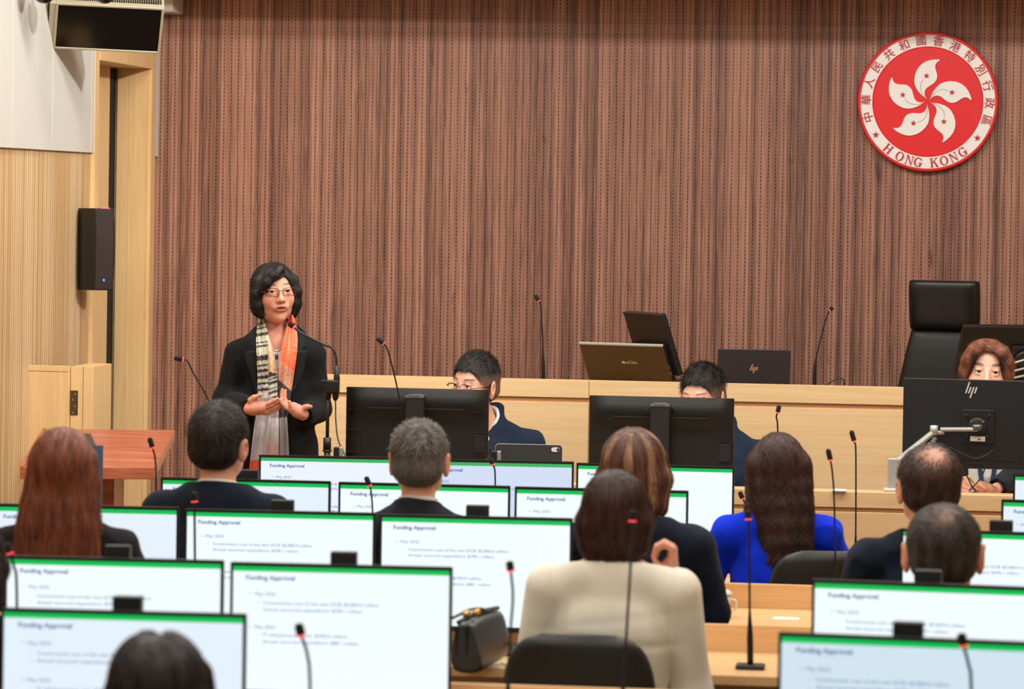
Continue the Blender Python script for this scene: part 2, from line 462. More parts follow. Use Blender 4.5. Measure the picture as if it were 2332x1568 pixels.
# leave the picture area open: a thin frame carries the bezel
fr = MB()
for lo, hi in (((-W / 2, -.058, H / 2 - .008), (W / 2, -.05, H / 2)), ((-W / 2, -.058, -H / 2), (W / 2, -.05, -H / 2 + .017)),
               ((-W / 2, -.058, -H / 2 + .017), (-W / 2 + .007, -.05, H / 2 - .008)), ((W / 2 - .007, -.058, -H / 2 + .017), (W / 2, -.05, H / 2 - .008))):
    fr.box(lo, hi)
BEZ = fr.mesh('bezel', M_BLACK)
colm = MB().box((-.036, -.014, .0125), (.036, .022, .45)).mesh('stand_column', M_BLACKM, True)
colA = MB().box((-.018, -.014, .012), (.004, .022, .452)).box((.004, -.014, .012), (.018, .022, .452), 1).mesh('stand_column', [M_BLACKM, M_SILVER], True)
basem = MB().box((-.13, -.13, .001), (.13, .045, .0125)).mesh('stand_base', M_BLACKM, True)
ZC = .42 - H / 2
def monitor(row, left, right, ytop, yaw, tint, label):
    """left/right = pixel columns of the edges (right may be None), ytop = row of the top-left corner"""
    Y = ROW[row]
    p = onY(left, ytop, Y)
    a = R_(yaw)
    ctr = p + Vector((math.cos(a), math.sin(a), 0)) * (W / 2)
    ctr += Vector((-math.sin(a), math.cos(a), 0)) * .055       # root sits behind the picture plane
    r = empty('monitor', (ctr.x, ctr.y, DZ[row]), a)
    place(HOUS, 'housing', r, .004, T(0, 0, ZC)); place(BEZ, 'bezel', r, .0, T(0, 0, ZC))
    s = place(SCR[tint], 'screen', r, 0, T(0, 0, ZC)); place(SLIDE, 'slide_text', s, 0, T(0, -.0577, 0))
    place(colA if row == 'A' else colm, 'stand_column', r, .003); place(basem, 'stand_base', r, .003)
    tag(r, label, 'monitor', 'desk monitors showing the slide'); return r
MON = [
 ('A', 590, None, 1042, 5.0, 'f', 'monitor on the front row in front of the standing woman, slide title fully legible'),
 ('A', 949.5, None, 1048.5, 5.0, 'l', 'lavender-tinted monitor on the front row below the tablet with white edge'),
 ('A', 1313, None, 1052.5, 0.5, 'w', 'monitor on the front row below the right black monitor back, mostly hidden by highlighted hair'),
 ('A', 2308, None, 1065, -3, 'c', 'monitor cut by the right frame edge, farthest of the right-hand group'),
 ('B', 366.5, None, 1094, 1.5, 'c', 'second-row monitor partly behind the dark-haired man with white collar'),
 ('B', 771, None, 1104, 1.5, 'w', 'second-row monitor behind the head of the man with greying cropped hair'),
 ('B', 1172.5, None, 1113, 1.0, 'w', 'second-row monitor behind the brown bob of the cream jacket woman'),
 ('B', 2280.5, None, 1143, -3, 'c', 'monitor at the right frame edge, second farthest of the right-hand group'),
 ('C', -22, None, 1151, 3.5, 'c', 'monitor behind the long reddish-brown hair at the left'),
 ('C', 421, None, 1169.5, 3.0, 'w', 'monitor with a red-lit microphone at its left edge, below the dark suited man'),
 ('C', 865, None, 1175, 3.0, 'w', 'monitor left of the cream jacket woman, above the black handbag'),
 ('C', 2052, None, 1218, -3, 'w', 'monitor beside the ear of the close-cropped man on the right'),
 ('D', 11, None, 1267, 3.0, 'w', 'monitor above the nearest lower left monitor, below the long reddish hair'),
 ('D', 525.5, None, 1275, 3.0, 'w', 'large monitor left of the handbag, fully visible in the lower middle'),
 ('D', 1850, None, 1301, -4.0, 'w', 'monitor hiding the chin of the close-cropped man at lower right'),
 ('E', 3, None, 1386, 2.5, 'c', 'nearest lower left monitor with a centre-parted dark head before it'),
 ('E', 1773, None, 1445, -4.0, 'b', 'nearest lower right monitor with a blurred microphone across it'),
]
for m in MON: monitor(*m)
# one monitor of the second row turned almost edge-on beside the lectern
p = at(235, 1060, 640)
r = empty('monitor', (p.x - .005, p.y + .02, DZ['B']), R_(-74))
Mt = T(0, 0, ZC + .13)
place(HOUS, 'housing', r, .004, Mt); place(BEZ, 'bezel', r, 0, Mt)
s = place(SCR['b'], 'screen', r, 0, Mt)
MB().box((-.036, -.014, .0125), (.036, .022, .30)).build('stand_column', M_BLACKM, r, bevel=.003); place(basem, 'stand_base', r, .003)
MB().box((W / 2 + .0005, -.057, ZC + .13 - H / 2), (W / 2 + .003, -.012, ZC + .13 + H / 2)).build('side_edge', mat('steel_blue_edge', (96, 128, 156), .3, .5), r)
tag(r, 'monitor turned nearly edge-on, rising behind the long reddish hair in front of the lectern', 'monitor')

# ------------------------------------------------------------------ monitors seen from behind
M_RIM = mat('monitor_back_plastic', (20, 20, 19), .36, bump=.1, bscale=700)
M_CAP = mat('grey_cap', (120, 122, 120), .4, .3)
M_MARK = mat('pale_print', (150, 150, 145), .5)
def rear_monitor(px, py_top, Y, zdesk, label, yaw=0, full_logo=False):
    p = onY(px, py_top, Y); top = p.z
    r = empty('monitor', (p.x, p.y, zdesk), R_(yaw)); z1 = top - zdesk; z0 = z1 - H
    # shell bulging towards the viewer in the upper part
    b = MB(); rows = 13; cols = 2
    prof = []
    for i in range(rows):
        t = i / (rows - 1); z = z0 + H * t
        d = -.012 - .018 * math.exp(-((t - .84) / .13) ** 2) * 1.0 - .012 * (1 - t)
        prof.append((d, z))
    n = 25
    vs = []
    for (d, z) in prof:
        for j in range(n):
            u = j / (n - 1) * 2 - 1
            e = 1 - abs(u) ** 10
            vs.append((u * W / 2, d * e if abs(u) < 1 else -.002, z))
    fs = [(i * n + j, i * n + j + 1, (i + 1) * n + j + 1, (i + 1) * n + j) for i in range(rows - 1) for j in range(n - 1)]
    b.add(vs, fs)
    b.build('back_shell', M_RIM, r, smooth=True)
    MB().box((-W / 2, -.004, z0), (W / 2, .016, z1)).build('housing', M_RIM, r, bevel=.003)
    MB().box((-W / 2 + .008, .0155, z0 + .018), (W / 2 - .008, .017, z1 - .008)).build('screen', TINT['w'], r)
    b = MB()
    for f in (.74, .5, .245):
        ys_ = -.012 - .018 * math.exp(-((f - .84) / .13) ** 2) - .012 * (1 - f)
        b.box((-W / 2 + .012, ys_ - .0006, z0 + H * f), (W / 2 - .012, -.010, z0 + H * f + .0014))
    b.build('seam', mat('seam_grey', (24, 24, 23), .6), r)
    for sx in (-1, 1):
        b = MB()
        b.box((sx * .03 if sx > 0 else -.205, -.0335, z0 + H * .755), (.205 if sx > 0 else -.03, -.03, z0 + H * .755 + .008))
        b.build('vent_slot', M_GAP, r, bevel=.002)
    MB().box((W / 2 - .06, -.0225, z0 + .10), (W / 2 - .012, -.015, z0 + .175)).build('cable_recess', M_GAP, r, bevel=.002)
    MB().box((-.19, -.0248, z0 + .01), (.19, -.018, z0 + .05)).build('port_recess', M_GAP, r)
    c = MB().box((-.04, -.085, .012), (.04, -.04, z1 - .026)).build('stand_column', M_BLACKM, r, bevel=.006)
    MB().prism([(-.04, z1 - .035), (.04, z1 - .035), (.038, z1 - .026), (.02, z1 - .022), (-.02, z1 - .022), (-.038, z1 - .026)], -.087, -.04).build('column_cap', M_CAP, c)
    place(text_mesh([('PHILIPS', -.024, z1 - .0325, .0055, .048, .02, 0)], 'cap_lettering', [mat('grey_ink', (60, 62, 62), .5)]), 'cap_lettering', c, 0, T(0, -.0878, 0))
    MB().box((-.13, -.16, .001), (.13, .04, .012)).build('stand_base', M_BLACKM, r, bevel=.003)
    place(text_mesh([('PHILIPS', -.175, z0 + .036, .005, .036, .02, 0), ('___________', -.175, z0 + .030, .004, .08, 0, 0), ('△ ♡ ⚠ ◎', .12, z0 + .032, .006, .05, 0, 0), ('⚡ ☒ ▣', .12, z0 + .018, .006, .045, 0, 0)], 'rating_print', [M_MARK]), 'rating_print', r, 0, T(0, -.0254, 0))
    if full_logo:
        place(text_mesh([('PHILIPS', -.034, z1 - .062, .015, .09, .02, 0)], 'logo_lettering', [mat('glossy_black_print', (8, 8, 8), .15)]), 'logo_lettering', r, 0, T(0, -.0325, 0))
    tag(r, label, 'monitor', 'black monitor backs on the staff desk'); return r
SURF = ST_Z - .05
rear_monitor(951, 884, 14.70, SURF, 'black monitor back on the staff desk in front of the man with glasses')
rear_monitor(1507, 903.5, 14.72, SURF, 'black monitor back on the staff desk above the highlighted brown hair', full_logo=True)
MB().tube(bez([at(1092, 1008, 552), at(1108, 1010, 556), at(1117, 1022, 558), at(1112, 1040, 556), at(1098, 1060, 552), at(1090, 1120, 550)]), .0022, 8).build('cable', M_BLACK)
tag(bpy.data.objects['cable'], 'thin black cable looping from the side port of the left monitor back', 'cable')

# ------------------------------------------------------------------ gooseneck microphones
def mic(pts, s, label, base=None, zb=None, thick=1.0, base_px=None, group='gooseneck microphones on the desks'):
    """pts: pixel path from capsule tip, capsule end (ring), neck..., to base; all at scale s (px per metre); zb = desk height"""
    P = []
    for q in pts:
        px, py = q[:2]; P.append(at(px, py, q[2] if len(q) > 2 else s))
    bpt = P[-1].copy()
    if zb is not None: bpt.z = zb
    if (P[-1] - bpt).length > .01: P[-1] = bpt
    bpt.z += .001
    r = empty('gooseneck_microphone', bpt)
    L = [p - bpt for p in P]; L[-1] = Vector((0, 0, .002))
    tip, ring = L[0], L[1]; d = (tip - ring).normalized()
    # capsule with rounded ends
    n = 8; cp, rr = [], []
    ln = (tip - ring).length; R = .0095 * thick
    for i in range(n + 1):
        t = i / n; cp.append(ring + d * (ln * t)); rr.append(R * math.sqrt(max(0.02, 1 - max(0, (t - .75) / .25) ** 2)))
    MB().tube(cp, rr, 14).build('foam_capsule', M_RUBBER, r, smooth=True)
    MB().tube([ring - d * .0036, ring + d * .0006], R * .93, 14).build('light_ring', M_RED, r, smooth=True)
    neck = bez([ring - d * .004] + L[2:], 8)
    nr = [.0032 * thick] * len(neck)
    for i in range(len(neck)):
        zz = neck[i].z
        if zz < .10: nr[i] = .0085 * thick
        elif zz < .16: nr[i] = .0085 * thick - (zz - .10) / .06 * .0045 * thick
    MB().tube(neck, nr, 10).build('neck', mat('neck_metal', (34, 34, 36), .35, .5), r, smooth=True)
    MB().box((-.045, -.035, .0), (.045, .035, .014)).build('base', M_BLACK, r, bevel=.006)
    tag(r, label, 'microphone', group); return r
zA, zB, zC, zD, zE = (DZ[k] for k in 'ABCDE')
mic([(396, 815), (416, 817.5), (428, 823), (440, 848), (478, 918), (505, 1010), (512, 1300)], 592, 'gooseneck microphone leaning left between the lectern and the standing woman', zb=zA)
mic([(858, 769), (873, 781), (884, 800), (904, 880), (915, 950), (917, 1100)], 549, 'gooseneck microphone crossing the left black monitor back', zb=ST_Z)
mic([(1218, 671), (1227, 684), (1232, 700), (1236, 780), (1238, 862)], 492, 'gooseneck microphone on the raised desk left of the olive screen', zb=CH_S)
mic([(1897, 699), (1890, 706), (1880, 730), (1858, 820), (1855, 874)], 492, 'gooseneck microphone on the raised desk beside the dark blue laptop', zb=CH_S)
mic([(1775, 922), (1771, 938), (1768, 950), (1771, 975), (1770, 1110)], 555, 'gooseneck microphone rising behind the blue jacket woman', zb=ST_Z)
mic([(1885, 1021), (1891, 1046), (1896, 1080), (1900, 1150), (1905, 1345)], 648, 'gooseneck microphone in front of the empty-backed chair of the blue jacket woman', zb=zB)
mic([(1938, 979), (1945, 1003), (1949, 1030), (1949, 1180), (1948, 1290)], 596, 'gooseneck microphone between the blue jacket woman and the balding man', zb=zA)
mic([(340, 995), (347, 1018), (354, 1050), (357, 1150), (360, 1300)], 652, 'gooseneck microphone standing before the lectern front', zb=zB)
mic([(833, 1084), (841, 1104), (845, 1120), (849, 1180), (851, 1390)], 650, 'gooseneck microphone left of the man with greying cropped hair', zb=zB)
mic([(1117, 1043), (1122, 1056), (1127, 1072), (1128, 1120), (1130, 1290)], 592, 'gooseneck microphone in front of the tablet', zb=zA)
mic([(441, 1118), (443, 1140), (443, 1155), (444, 1280), (446, 1480)], 735, 'gooseneck microphone with red light against the dark suited man', zb=zC, thick=1.2)
mic([(14, 1234), (22, 1258), (32, 1290), (38, 1340), (40, 1640)], 850, 'gooseneck microphone with red light at the left frame edge', zb=zD, thick=1.2)
mic([(1441, 1160), (1440, 1184), (1440, 1215), (1428, 1420), (1412, 1640)], 865, 'gooseneck microphone with red light crossing the cream jacket', zb=zD, thick=1.15)
mic([(1703, 1160), (1704, 1180), (1706, 1215), (1707, 1350), (1709, 1507)], 746, 'gooseneck microphone with its base plate visible on the desk right of the cream jacket', zb=zC, thick=1.15)
mic([(679, 1418), (686, 1445), (700, 1490), (706, 1560), (708, 1800)], 955, 'blurred gooseneck microphone before the large lower middle monitor', zb=zE, thick=1.2)
mic([(1160, 1276), (1163, 1298), (1168, 1360), (1162, 1450), (1152, 1655)], 865, 'blurred gooseneck microphone before the monitor above the handbag', zb=zD, thick=1.1)
mic([(2188, 1440), (2194, 1468), (2205, 1510), (2212, 1570), (2215, 1800)], 975, 'blurred gooseneck microphone before the nearest lower right monitor', zb=zE, thick=1.2)
mic([(1684, 1118), (1691, 1134), (1697, 1150), (1703, 1200), (1705, 1295)], 592, 'gooseneck microphone beside the left cheek of the blue jacket woman', zb=zA)

# stand microphone at the standing woman
sS = 556
bp = at(744, 1100, sS); bp.z = DAIS
r = empty('microphone_stand', bp)
Lp = lambda px, py, s=sS: at(px, py, s) - bp
MB().tube([Vector((0, 0, .012)), Vector((0, 0, Lp(744, 1025).z))], .0135, 14).build('pole', M_DARKM, r, smooth=True)
MB().tube([Lp(745, 1026), Lp(747, 870)], .0075, 12).build('upper_rod', M_BLACK, r, smooth=True)
MB().tube([Lp(745, 1024), Lp(745, 996)], .0165, 14).tube([Lp(745, 1028), Lp(745, 1024)], .019, 14).build('clutch', M_BLACK, r, smooth=True)
MB().tube([Lp(747, 908), Lp(748, 880)], .0125, 14).build('swivel', M_BLACK, r, smooth=True)
MB().cbox(Lp(741, 873), (.035, .03, .03)).build('clamp_knob', M_BLACK, r, bevel=.003)
MB().lathe([(0, 0), (.15, 0), (.15, .01), (.03, .022), (0, .022)], 32).build('base', M_BLACK, r, smooth=True)
tag(r, 'black microphone stand to the right of the standing woman', 'microphone stand')
r = empty('stand_microphone', at(764, 880, sS)); bp = r.location.copy()
hp = [Lp2 - bp for Lp2 in (at(658, 735, sS), at(668, 744, sS))]
d = (hp[0] - hp[1]).normalized()
MB().tube([hp[0] + d * .002, hp[0], hp[0] - d * .006, hp[1]], [.004, .0085, .011, .011], 14).build('foam_capsule', M_RUBBER, r, smooth=True)
MB().tube([hp[1], hp[1] - d * .006], .0115, 14).build('light_ring', M_RED, r, smooth=True)
nk = bez([hp[1] - d * .004] + [at(a, c, sS) - bp for a, c in ((690, 760), (735, 783), (756, 792), (765, 812), (766, 838))], 8)
MB().tube(nk, .0052, 10).build('neck', mat('neck_grey_metal', (62, 62, 64), .3, .6), r, smooth=True)
MB().tube([at(766, 832, sS) - bp, at(767, 860, sS) - bp, at(764, 905, sS) - bp, at(763, 912, sS) - bp], [.008, .013, .013, .006], 14).build('handle', M_BLACK, r, smooth=True)
MB().cbox((-.012, -.002, 0), (.055, .04, .055)).build('clip', M_BLACK, r, bevel=.006)
MB().tube(bez([at(a, c, sS) - bp for a, c in ((764, 908), (765, 960), (770, 1000), (783, 1030), (800, 1060))]), .003, 8).build('cable', mat('grey_cable', (80, 80, 80), .4), r, smooth=True)
tag(r, 'gooseneck microphone clamped on the black stand, pointing at the standing woman', 'microphone')
# ------------------------------------------------------------------ emblem
EC = onY(2113, 232, WALL_Y); ES = 8000 / ((EC - EYE).dot(cF)); ER = 159 / ES
er = empty('round_emblem', (EC.x, WALL_Y - .01, EC.z))
M_ER = mat('emblem_red', (236, 26, 28), .3, coat=.25, bump=.2, bscale=9); M_EW = mat('emblem_white', (250, 250, 246), .4)
M_ERT = mat('emblem_red_letter', (196, 30, 34), .4)
def ring_mesh(prof, seg=96):        # lathe about -Y axis
    return MB().lathe(prof, seg, 0, Rx(PI / 2))
ring_mesh([(0, 0), (ER, 0), (ER, .032), (ER * .985, .04), (ER * .965, .04), (ER * .955, .034), (0, .034)]).build('rim', M_ER, er, smooth=False)
ring_mesh([(ER * .955, .03), (ER * .955, .037), (ER * .79, .037), (ER * .785, .03)]).build('white_ring', M_EW, er)
ring_mesh([(ER * .79, .034), (ER * .785, .04), (ER * .775, .04), (ER * .77, .036), (0, .036)]).build('red_field', M_ER, er)
pet = [(795, 784), (760, 757), (722, 722), (690, 680), (672, 640), (667, 595), (674, 545), (694, 495), (726, 455), (765, 427), (810, 411), (860, 404), (900, 406), (898, 415), (874, 430), (860, 452), (858, 478), (866, 508), (876, 540), (878, 570), (868, 600), (846, 627), (815, 648), (785, 668), (768, 692), (763, 722), (770, 752), (785, 775)]
pp = [((x - 795) / 652 * ER, -(y - 797) / 652 * ER) for x, y in pet]
stem = [(782, 776), (755, 745), (737, 710), (727, 670), (729, 630), (752, 588)]
def star2(cx, cz, r, rot=0):
    return [(cx + (r if i % 2 == 0 else r * .42) * math.sin(rot + i * PI / 5), cz + (r if i % 2 == 0 else r * .42) * math.cos(rot + i * PI / 5)) for i in range(10)]
for k in range(5):
    a = k * 2 * PI / 5; Mk = Ry(a)
    p = MB().prism(pp, -.046, -.03, M=Mk).build('petal', M_EW, er)
    st = [Mk @ Vector(((x - 795) / 652 * ER, -.0465, -(y - 797) / 652 * ER)) for x, y in stem]
    MB().tube(bez(st, 5), .0011, 6).build('petal_line', mat('emblem_line', (150, 120, 110), .5), p)
    MB().prism(star2((780 - 795) / 652 * ER, -(558 - 797) / 652 * ER, .046 * ER), -.049, -.044, M=Mk).build('petal_star', M_ERT, p)
chars = '中華人民共和國香港特別行政區'
for i, ch in enumerate(chars):
    a = R_(-105.2 + 16.32 * i); rr = .878 * ER
    me = text_mesh([(ch, 0, 0, .115 * ER, None, .003, 0, 1)], 'character', [M_ERT], depth=.004)
    place(me, 'character', er, 0, T(rr * math.sin(a), -.038, rr * math.cos(a)) @ Ry(a))
for a in (-123.5, 125.5):
    a = R_(a)
    MB().prism(star2(.875 * ER * math.sin(a), .875 * ER * math.cos(a), .05 * ER, a * .0), -.042, -.035).build('ring_star', M_ERT, er)
# serif capitals for the lower arc
def serif(ch):
    P = []; t = .17; h = .05
    R = lambda x0, z0, x1, z1: P.append([(x0, z0), (x1, z0), (x1, z1), (x0, z1)])
    def ell(a0, a1, cx, cz, rx, rz, tx, tz, n=20):
        o = []; ii = []
        for i in range(n + 1):
            a = a0 + (a1 - a0) * i / n
            o.append((cx + rx * math.cos(a), cz + rz * math.sin(a))); ii.append((cx + (rx - tx) * math.cos(a), cz + (rz - tz) * math.sin(a)))
        for i in range(n): P.append([o[i], o[i + 1], ii[i + 1], ii[i]])
    if ch == 'H':
        for x in (.08, .62): R(x, 0, x + t, 1); R(x - .08, 0, x + t + .08, h); R(x - .08, 1 - h, x + t + .08, 1)
        R(.2, .48, .66, .55); w = .87
    elif ch == 'O': ell(0, 2 * PI, .45, .5, .45, .52, .18, .06, 32); w = .9
    elif ch == 'N':
        R(.1, 0, .17, 1); R(.72, 0, .79, 1); P.append([(.06, 1), (.26, 1), (.79, 0), (.70, 0)]); R(.0, 0, .28, h); R(.0, 1 - h, .2, 1); R(.6, 1 - h, .9, 1); w = .9
    elif ch == 'G':
        ell(R_(42), R_(330), .45, .5, .45, .52, .18, .07, 28); R(.62, .04, .80, .42); R(.52, .40, .9, .45); R(.76, .66, .80, .95); w = .9
    elif ch == 'K':
        R(.08, 0, .08 + t, 1); R(0, 0, .33, h); R(0, 1 - h, .33, 1)
        P.append([(.25, .42), (.25, .52), (.68, .97), (.78, .97)]); P.append([(.38, .58), (.5, .66), (.86, .03), (.66, .03)]); R(.58, 1 - h, .86, 1); R(.58, 0, .92, h); w = .9
    return P, w
lt = [('H', 430, 1247), ('O', 543, 1312), ('N', 632, 1352), ('G', 713, 1377), ('K', 866, 1372), ('O', 957, 1350), ('N', 1045, 1312), ('G', 1130, 1266)]
for ch, x, y in lt:
    polys, w = serif(ch); hh = .128 * ER
    dx, dz = (x - 795), -(y - 797); a = math.atan2(dx, -dz); rr = .872 * ER
    b = MB(); Ml = T(rr * math.sin(a), 0, -rr * math.cos(a)) @ Ry(-a)
    for j, q in enumerate(polys):
        b.prism([((u - w / 2) * hh, (v - .5) * hh) for u, v in q], -.043 - j * .00003, -.036, M=Ml)
    b.build('letter', M_ERT, er)
tag(er, 'large round red and white emblem with a five-petal flower mounted on the slatted wall', 'emblem')

# ------------------------------------------------------------------ infrared radiator panel on the left wall
sR = 500
tl, tr, br, bl = [at(x, y, s) for x, y, s in ((133, 9, 497), (374, 18, 497), (360, 118, 503), (120, 108, 503))]
rx = (tr - tl).normalized(); upv = (tl - bl); upv = (upv - rx * upv.dot(rx)).normalized()
wid = ((tr - tl).length + (br - bl).length) / 2; hei = .29
tilt = R_(42)
rc = (tl + tr + br + bl) / 4
rxh = Vector((rx.x, rx.y, 0)).normalized(); back = Vector((-rxh.y, rxh.x, 0))     # away from the viewer
upt = Vector((0, 0, 1)) * math.cos(tilt) - back * math.sin(tilt)                   # face looks down at the room
nrm = rxh.cross(upt) * -1
Mr = Matrix(((rxh.x, -nrm.x, upt.x, 0), (rxh.y, -nrm.y, upt.y, 0), (rxh.z, -nrm.z, upt.z, 0), (0, 0, 0, 1)))
if (Mr.to_3x3() @ Vector((0, -1, 0))).dot(back) > 0: Mr = Mr @ Matrix.Diagonal((1, -1, 1, 1))
hgt = .262
r = empty('infrared_radiator', rc)
# lean of the outline: a small roll about the view axis
Mr = Matrix.Rotation(R_(10), 4, 'Z') @ Matrix.Rotation(R_(1.5), 4, back) @ Mr
yf = 0
M_ALU = mat('champagne_aluminium', (196, 186, 160), .35, .35)
MB().box((-wid / 2 + .008, -.004, -hgt / 2 + .008), (wid / 2 - .008, .01, hgt / 2 - .008)).build('radiator_window', mat('glossy_black_filter', (14, 10, 8), .12, spec=.6), r, M=Mr)
b = MB()
b.box((-wid / 2, -.008, hgt / 2 - .009), (wid / 2, .02, hgt / 2 + .003)).box((-wid / 2, -.008, -hgt / 2 - .003), (wid / 2, .02, -hgt / 2 + .008))
b.box((wid / 2 - .008, -.008, -hgt / 2), (wid / 2 + .004, .1, hgt / 2)).box((-wid / 2 - .004, -.008, -hgt / 2), (-wid / 2 + .008, .02, hgt / 2))
b.build('frame', M_ALU, r, bevel=.002, M=Mr)
b = MB().prism([(-.10, -hgt / 2 + .01), (-.10, hgt / 2 - .03), (-.02, hgt / 2), (.004, hgt / 2), (.004, -hgt / 2), (-.02, -hgt / 2 - .002)], -wid / 2 - .03, -wid / 2)
Ms = Mr @ Matrix(((0, 1, 0, 0), (-1, 0, 0, 0), (0, 0, 1, 0), (0, 0, 0, 1)))
b.build('side_cover', M_ALU, r, bevel=.003, M=Ms)
b = MB()
for i in range(44):
    x = -wid / 2 + .02 + i * (wid - .04) / 43
    b.box((x - .0015, .02, -hgt / 2 + .02), (x + .0015, .11, hgt / 2 + .012))
b.build('cooling_fins', mat('fin_grey', (150, 152, 140), .4, .4), r, M=Mr)
me = text_mesh([('BOSCH', -.055, -.012, .022, .11, .01, 0)], 'side_lettering', [mat('grey_print', (120, 116, 104), .5)])
place(me, 'side_lettering', r, 0, Ms @ T(-.05, -wid / 2 - .0312, 0) @ Ry(R_(-90)))
wp = at(100, 45, 487)
MB().box((CX - rc.x, .05, -.02), (-.22, .09, .14)).build('wall_bracket', M_ALU, r, bevel=.003)
tag(r, 'tilted black infrared panel in a champagne frame hung high on the left wall', 'infrared radiator')
# white box and dark domes at the top
c0 = onY(360, 14, WALL_Y)
o = MB().box((onY(322, 14, 17.6).x, 17.55, onY(360, 28, 17.6).z), (onY(398, 14, 17.6).x, WALL_Y, onY(360, 28, 17.6).z + .3)).build('junction_box', M_WHITE, bevel=.004)
tag(o, 'white box on the wall corner right of the infrared panel', 'box')
for nm, px, s, rr, lab in (('dome_camera', 100, 520, .05, 'dark dome cut by the top frame edge above the white wall panel'), ('dome_camera', 238, 520, .055, 'dark dome cut by the top frame edge above the infrared panel')):
    c = at(px, 7, s); c.z += rr * .95
    q = empty(nm, (c.x, c.y, c.z))
    MB().lathe([(0.001, -rr)] + [(rr * math.sin(t), -rr * math.cos(t)) for t in np.linspace(.1, PI / 2, 12)], 28).build('dome', mat('smoked_dome', (16, 16, 18), .12), q, smooth=True)
    MB().lathe([(rr * 1.15, 0), (rr * 1.2, .01), (rr * 1.1, .05), (.02, .06), (.02, CEIL - c.z)], 28).build('housing', M_DARKM, q, smooth=True)
    tag(q, lab, 'camera', 'ceiling domes')
q = bez([at(x, y, 512) for x, y in ((34, -8), (34, 8), (40, 18), (56, 22), (68, 14), (66, 2), (50, -6))])
o = MB().tube(q, .0022, 8).build('cable_loop', M_WHITE, smooth=True); tag(o, 'thin white cable loop at the top left corner', 'cable')

# ------------------------------------------------------------------ wall loudspeaker
pw = onX(178, 566, CX)
r = empty('wall_loudspeaker', (CX + .1, pw.y - .02, pw.z), R_(38))
hs = .385
poly = [(-.075, .07), (-.075, -.03), (-.045, -.075), (.045, -.075), (.075, -.03), (.075, .07)]
vs = []; n = 13
for i in range(n):
    t = i / (n - 1) * 2 - 1
    for x, y in poly: vs.append((x * (1 - .05 * t * t), y + (.012 * t * t if y < 0 else 0), t * hs / 2))
fs = [(i * 6 + j, i * 6 + (j + 1) % 6, (i + 1) * 6 + (j + 1) % 6, (i + 1) * 6 + j) for i in range(n - 1) for j in range(6)] + [tuple(reversed(range(6))), tuple(range((n - 1) * 6, n * 6))]
MB().add(vs, fs).build('cabinet', mat('speaker_black', (20, 18, 17), .5), r, bevel=.003)
g = MB()
for i in range(12):
    t0, t1 = [(i + j) / 12 * 1.94 - .97 for j in (0, 1)]
    g.add([(-.043, -.078 + .012 * t0 * t0, t0 * hs / 2), (.043, -.078 + .012 * t0 * t0, t0 * hs / 2), (.043, -.078 + .012 * t1 * t1, t1 * hs / 2), (-.043, -.078 + .012 * t1 * t1, t1 * hs / 2)], [(0, 1, 2, 3)])
g.build('grille', mat('speaker_grille', (42, 28, 24), .6, .2, bump=.5, bscale=1800), r)
MB().box((-.004, -.0755, -hs * .39), (.004, -.073, -hs * .39 + .012)).build('glowing_logo', mat('blue_logo_glow', (60, 110, 220), .4, emit=(110, 160, 255), estr=.8), r)  # small blue-white logo square with a glow added, not a lamp
MB().box((-.02, -.07, hs / 2 - .002), (.03, -.05, hs / 2 + .004)).build('painted_led_reflection', mat('pink_led_reflection', (235, 110, 130), .5), r, bevel=.002)  # reflection of a red LED, put into the colour of a pink strip
MB().box((-.03, .06, -.06), (.03, .1, .06)).build('wall_bracket', M_BLACK, r)
tag(r, 'slim black loudspeaker mounted on the ribbed left wall', 'loudspeaker')

# ------------------------------------------------------------------ low gate beside the recess
s0 = 507
gf = at(213, 835, s0); gy = gf.y; gz = gf.z
gx1 = gf.x; gx0 = at(160, 835, s0).x
r = empty('gate_post', ((gx0 + gx1) / 2, gy + .17, 0)); ox, oy = r.location.x, r.location.y
MB().box((gx0 - ox, gy - oy, 0), (gx0 - ox + .055, gy - oy + .34, gz)).build('hinge_stile', M_MAPLEV, r, bevel=.0015)
MB().box((gx0 - ox + .057, gy - oy, 0), (gx1 - ox, gy - oy + .34, gz)).build('post_box', M_MAPLEV, r, bevel=.0015)
hz1, hz0 = at(170, 889, s0).z, at(170, 945, s0).z
h = MB().box((gx0 - ox, gy - oy - .003, hz0), (gx0 - ox + .034, gy - oy - .0002, hz1)).build('hinge', mat('bronze_hinge', (104, 86, 66), .35, .7), r)
for i, (fx, fz) in enumerate(((.64, .86), (.36, .62), (.64, .36), (.36, .1))):
    MB().lathe([(0.0005, .001), (.0035, .001), (.0035, 0), (.005, 0)], 12, 0, T(gx0 - ox + .034 * fx, gy - oy - .0032, hz0 + (hz1 - hz0) * fz) @ Rx(PI / 2)).build('screw', M_CHROME, h)
tag(r, 'low light maple gate post with bronze hinge at the door recess', 'gate post')
lx0 = at(65, 834, s0).x
r = empty('gate_leaf', ((lx0 + gx0) / 2, gy - .01, 0)); ox = r.location.x
MB().box((lx0 - ox, -.022, 0), (gx0 - ox - .003, .022, gz - .025)).build('leaf_panel', M_MAPLEV, r, bevel=.0015)
MB().box((lx0 - ox, -.022, gz - .023), (gx0 - ox - .003, .022, gz + .002)).build('top_rail', M_MAPLEV, r, bevel=.0015)
tag(r, 'plain light maple gate leaf left of the hinge, standing against the ribbed wall', 'gate')

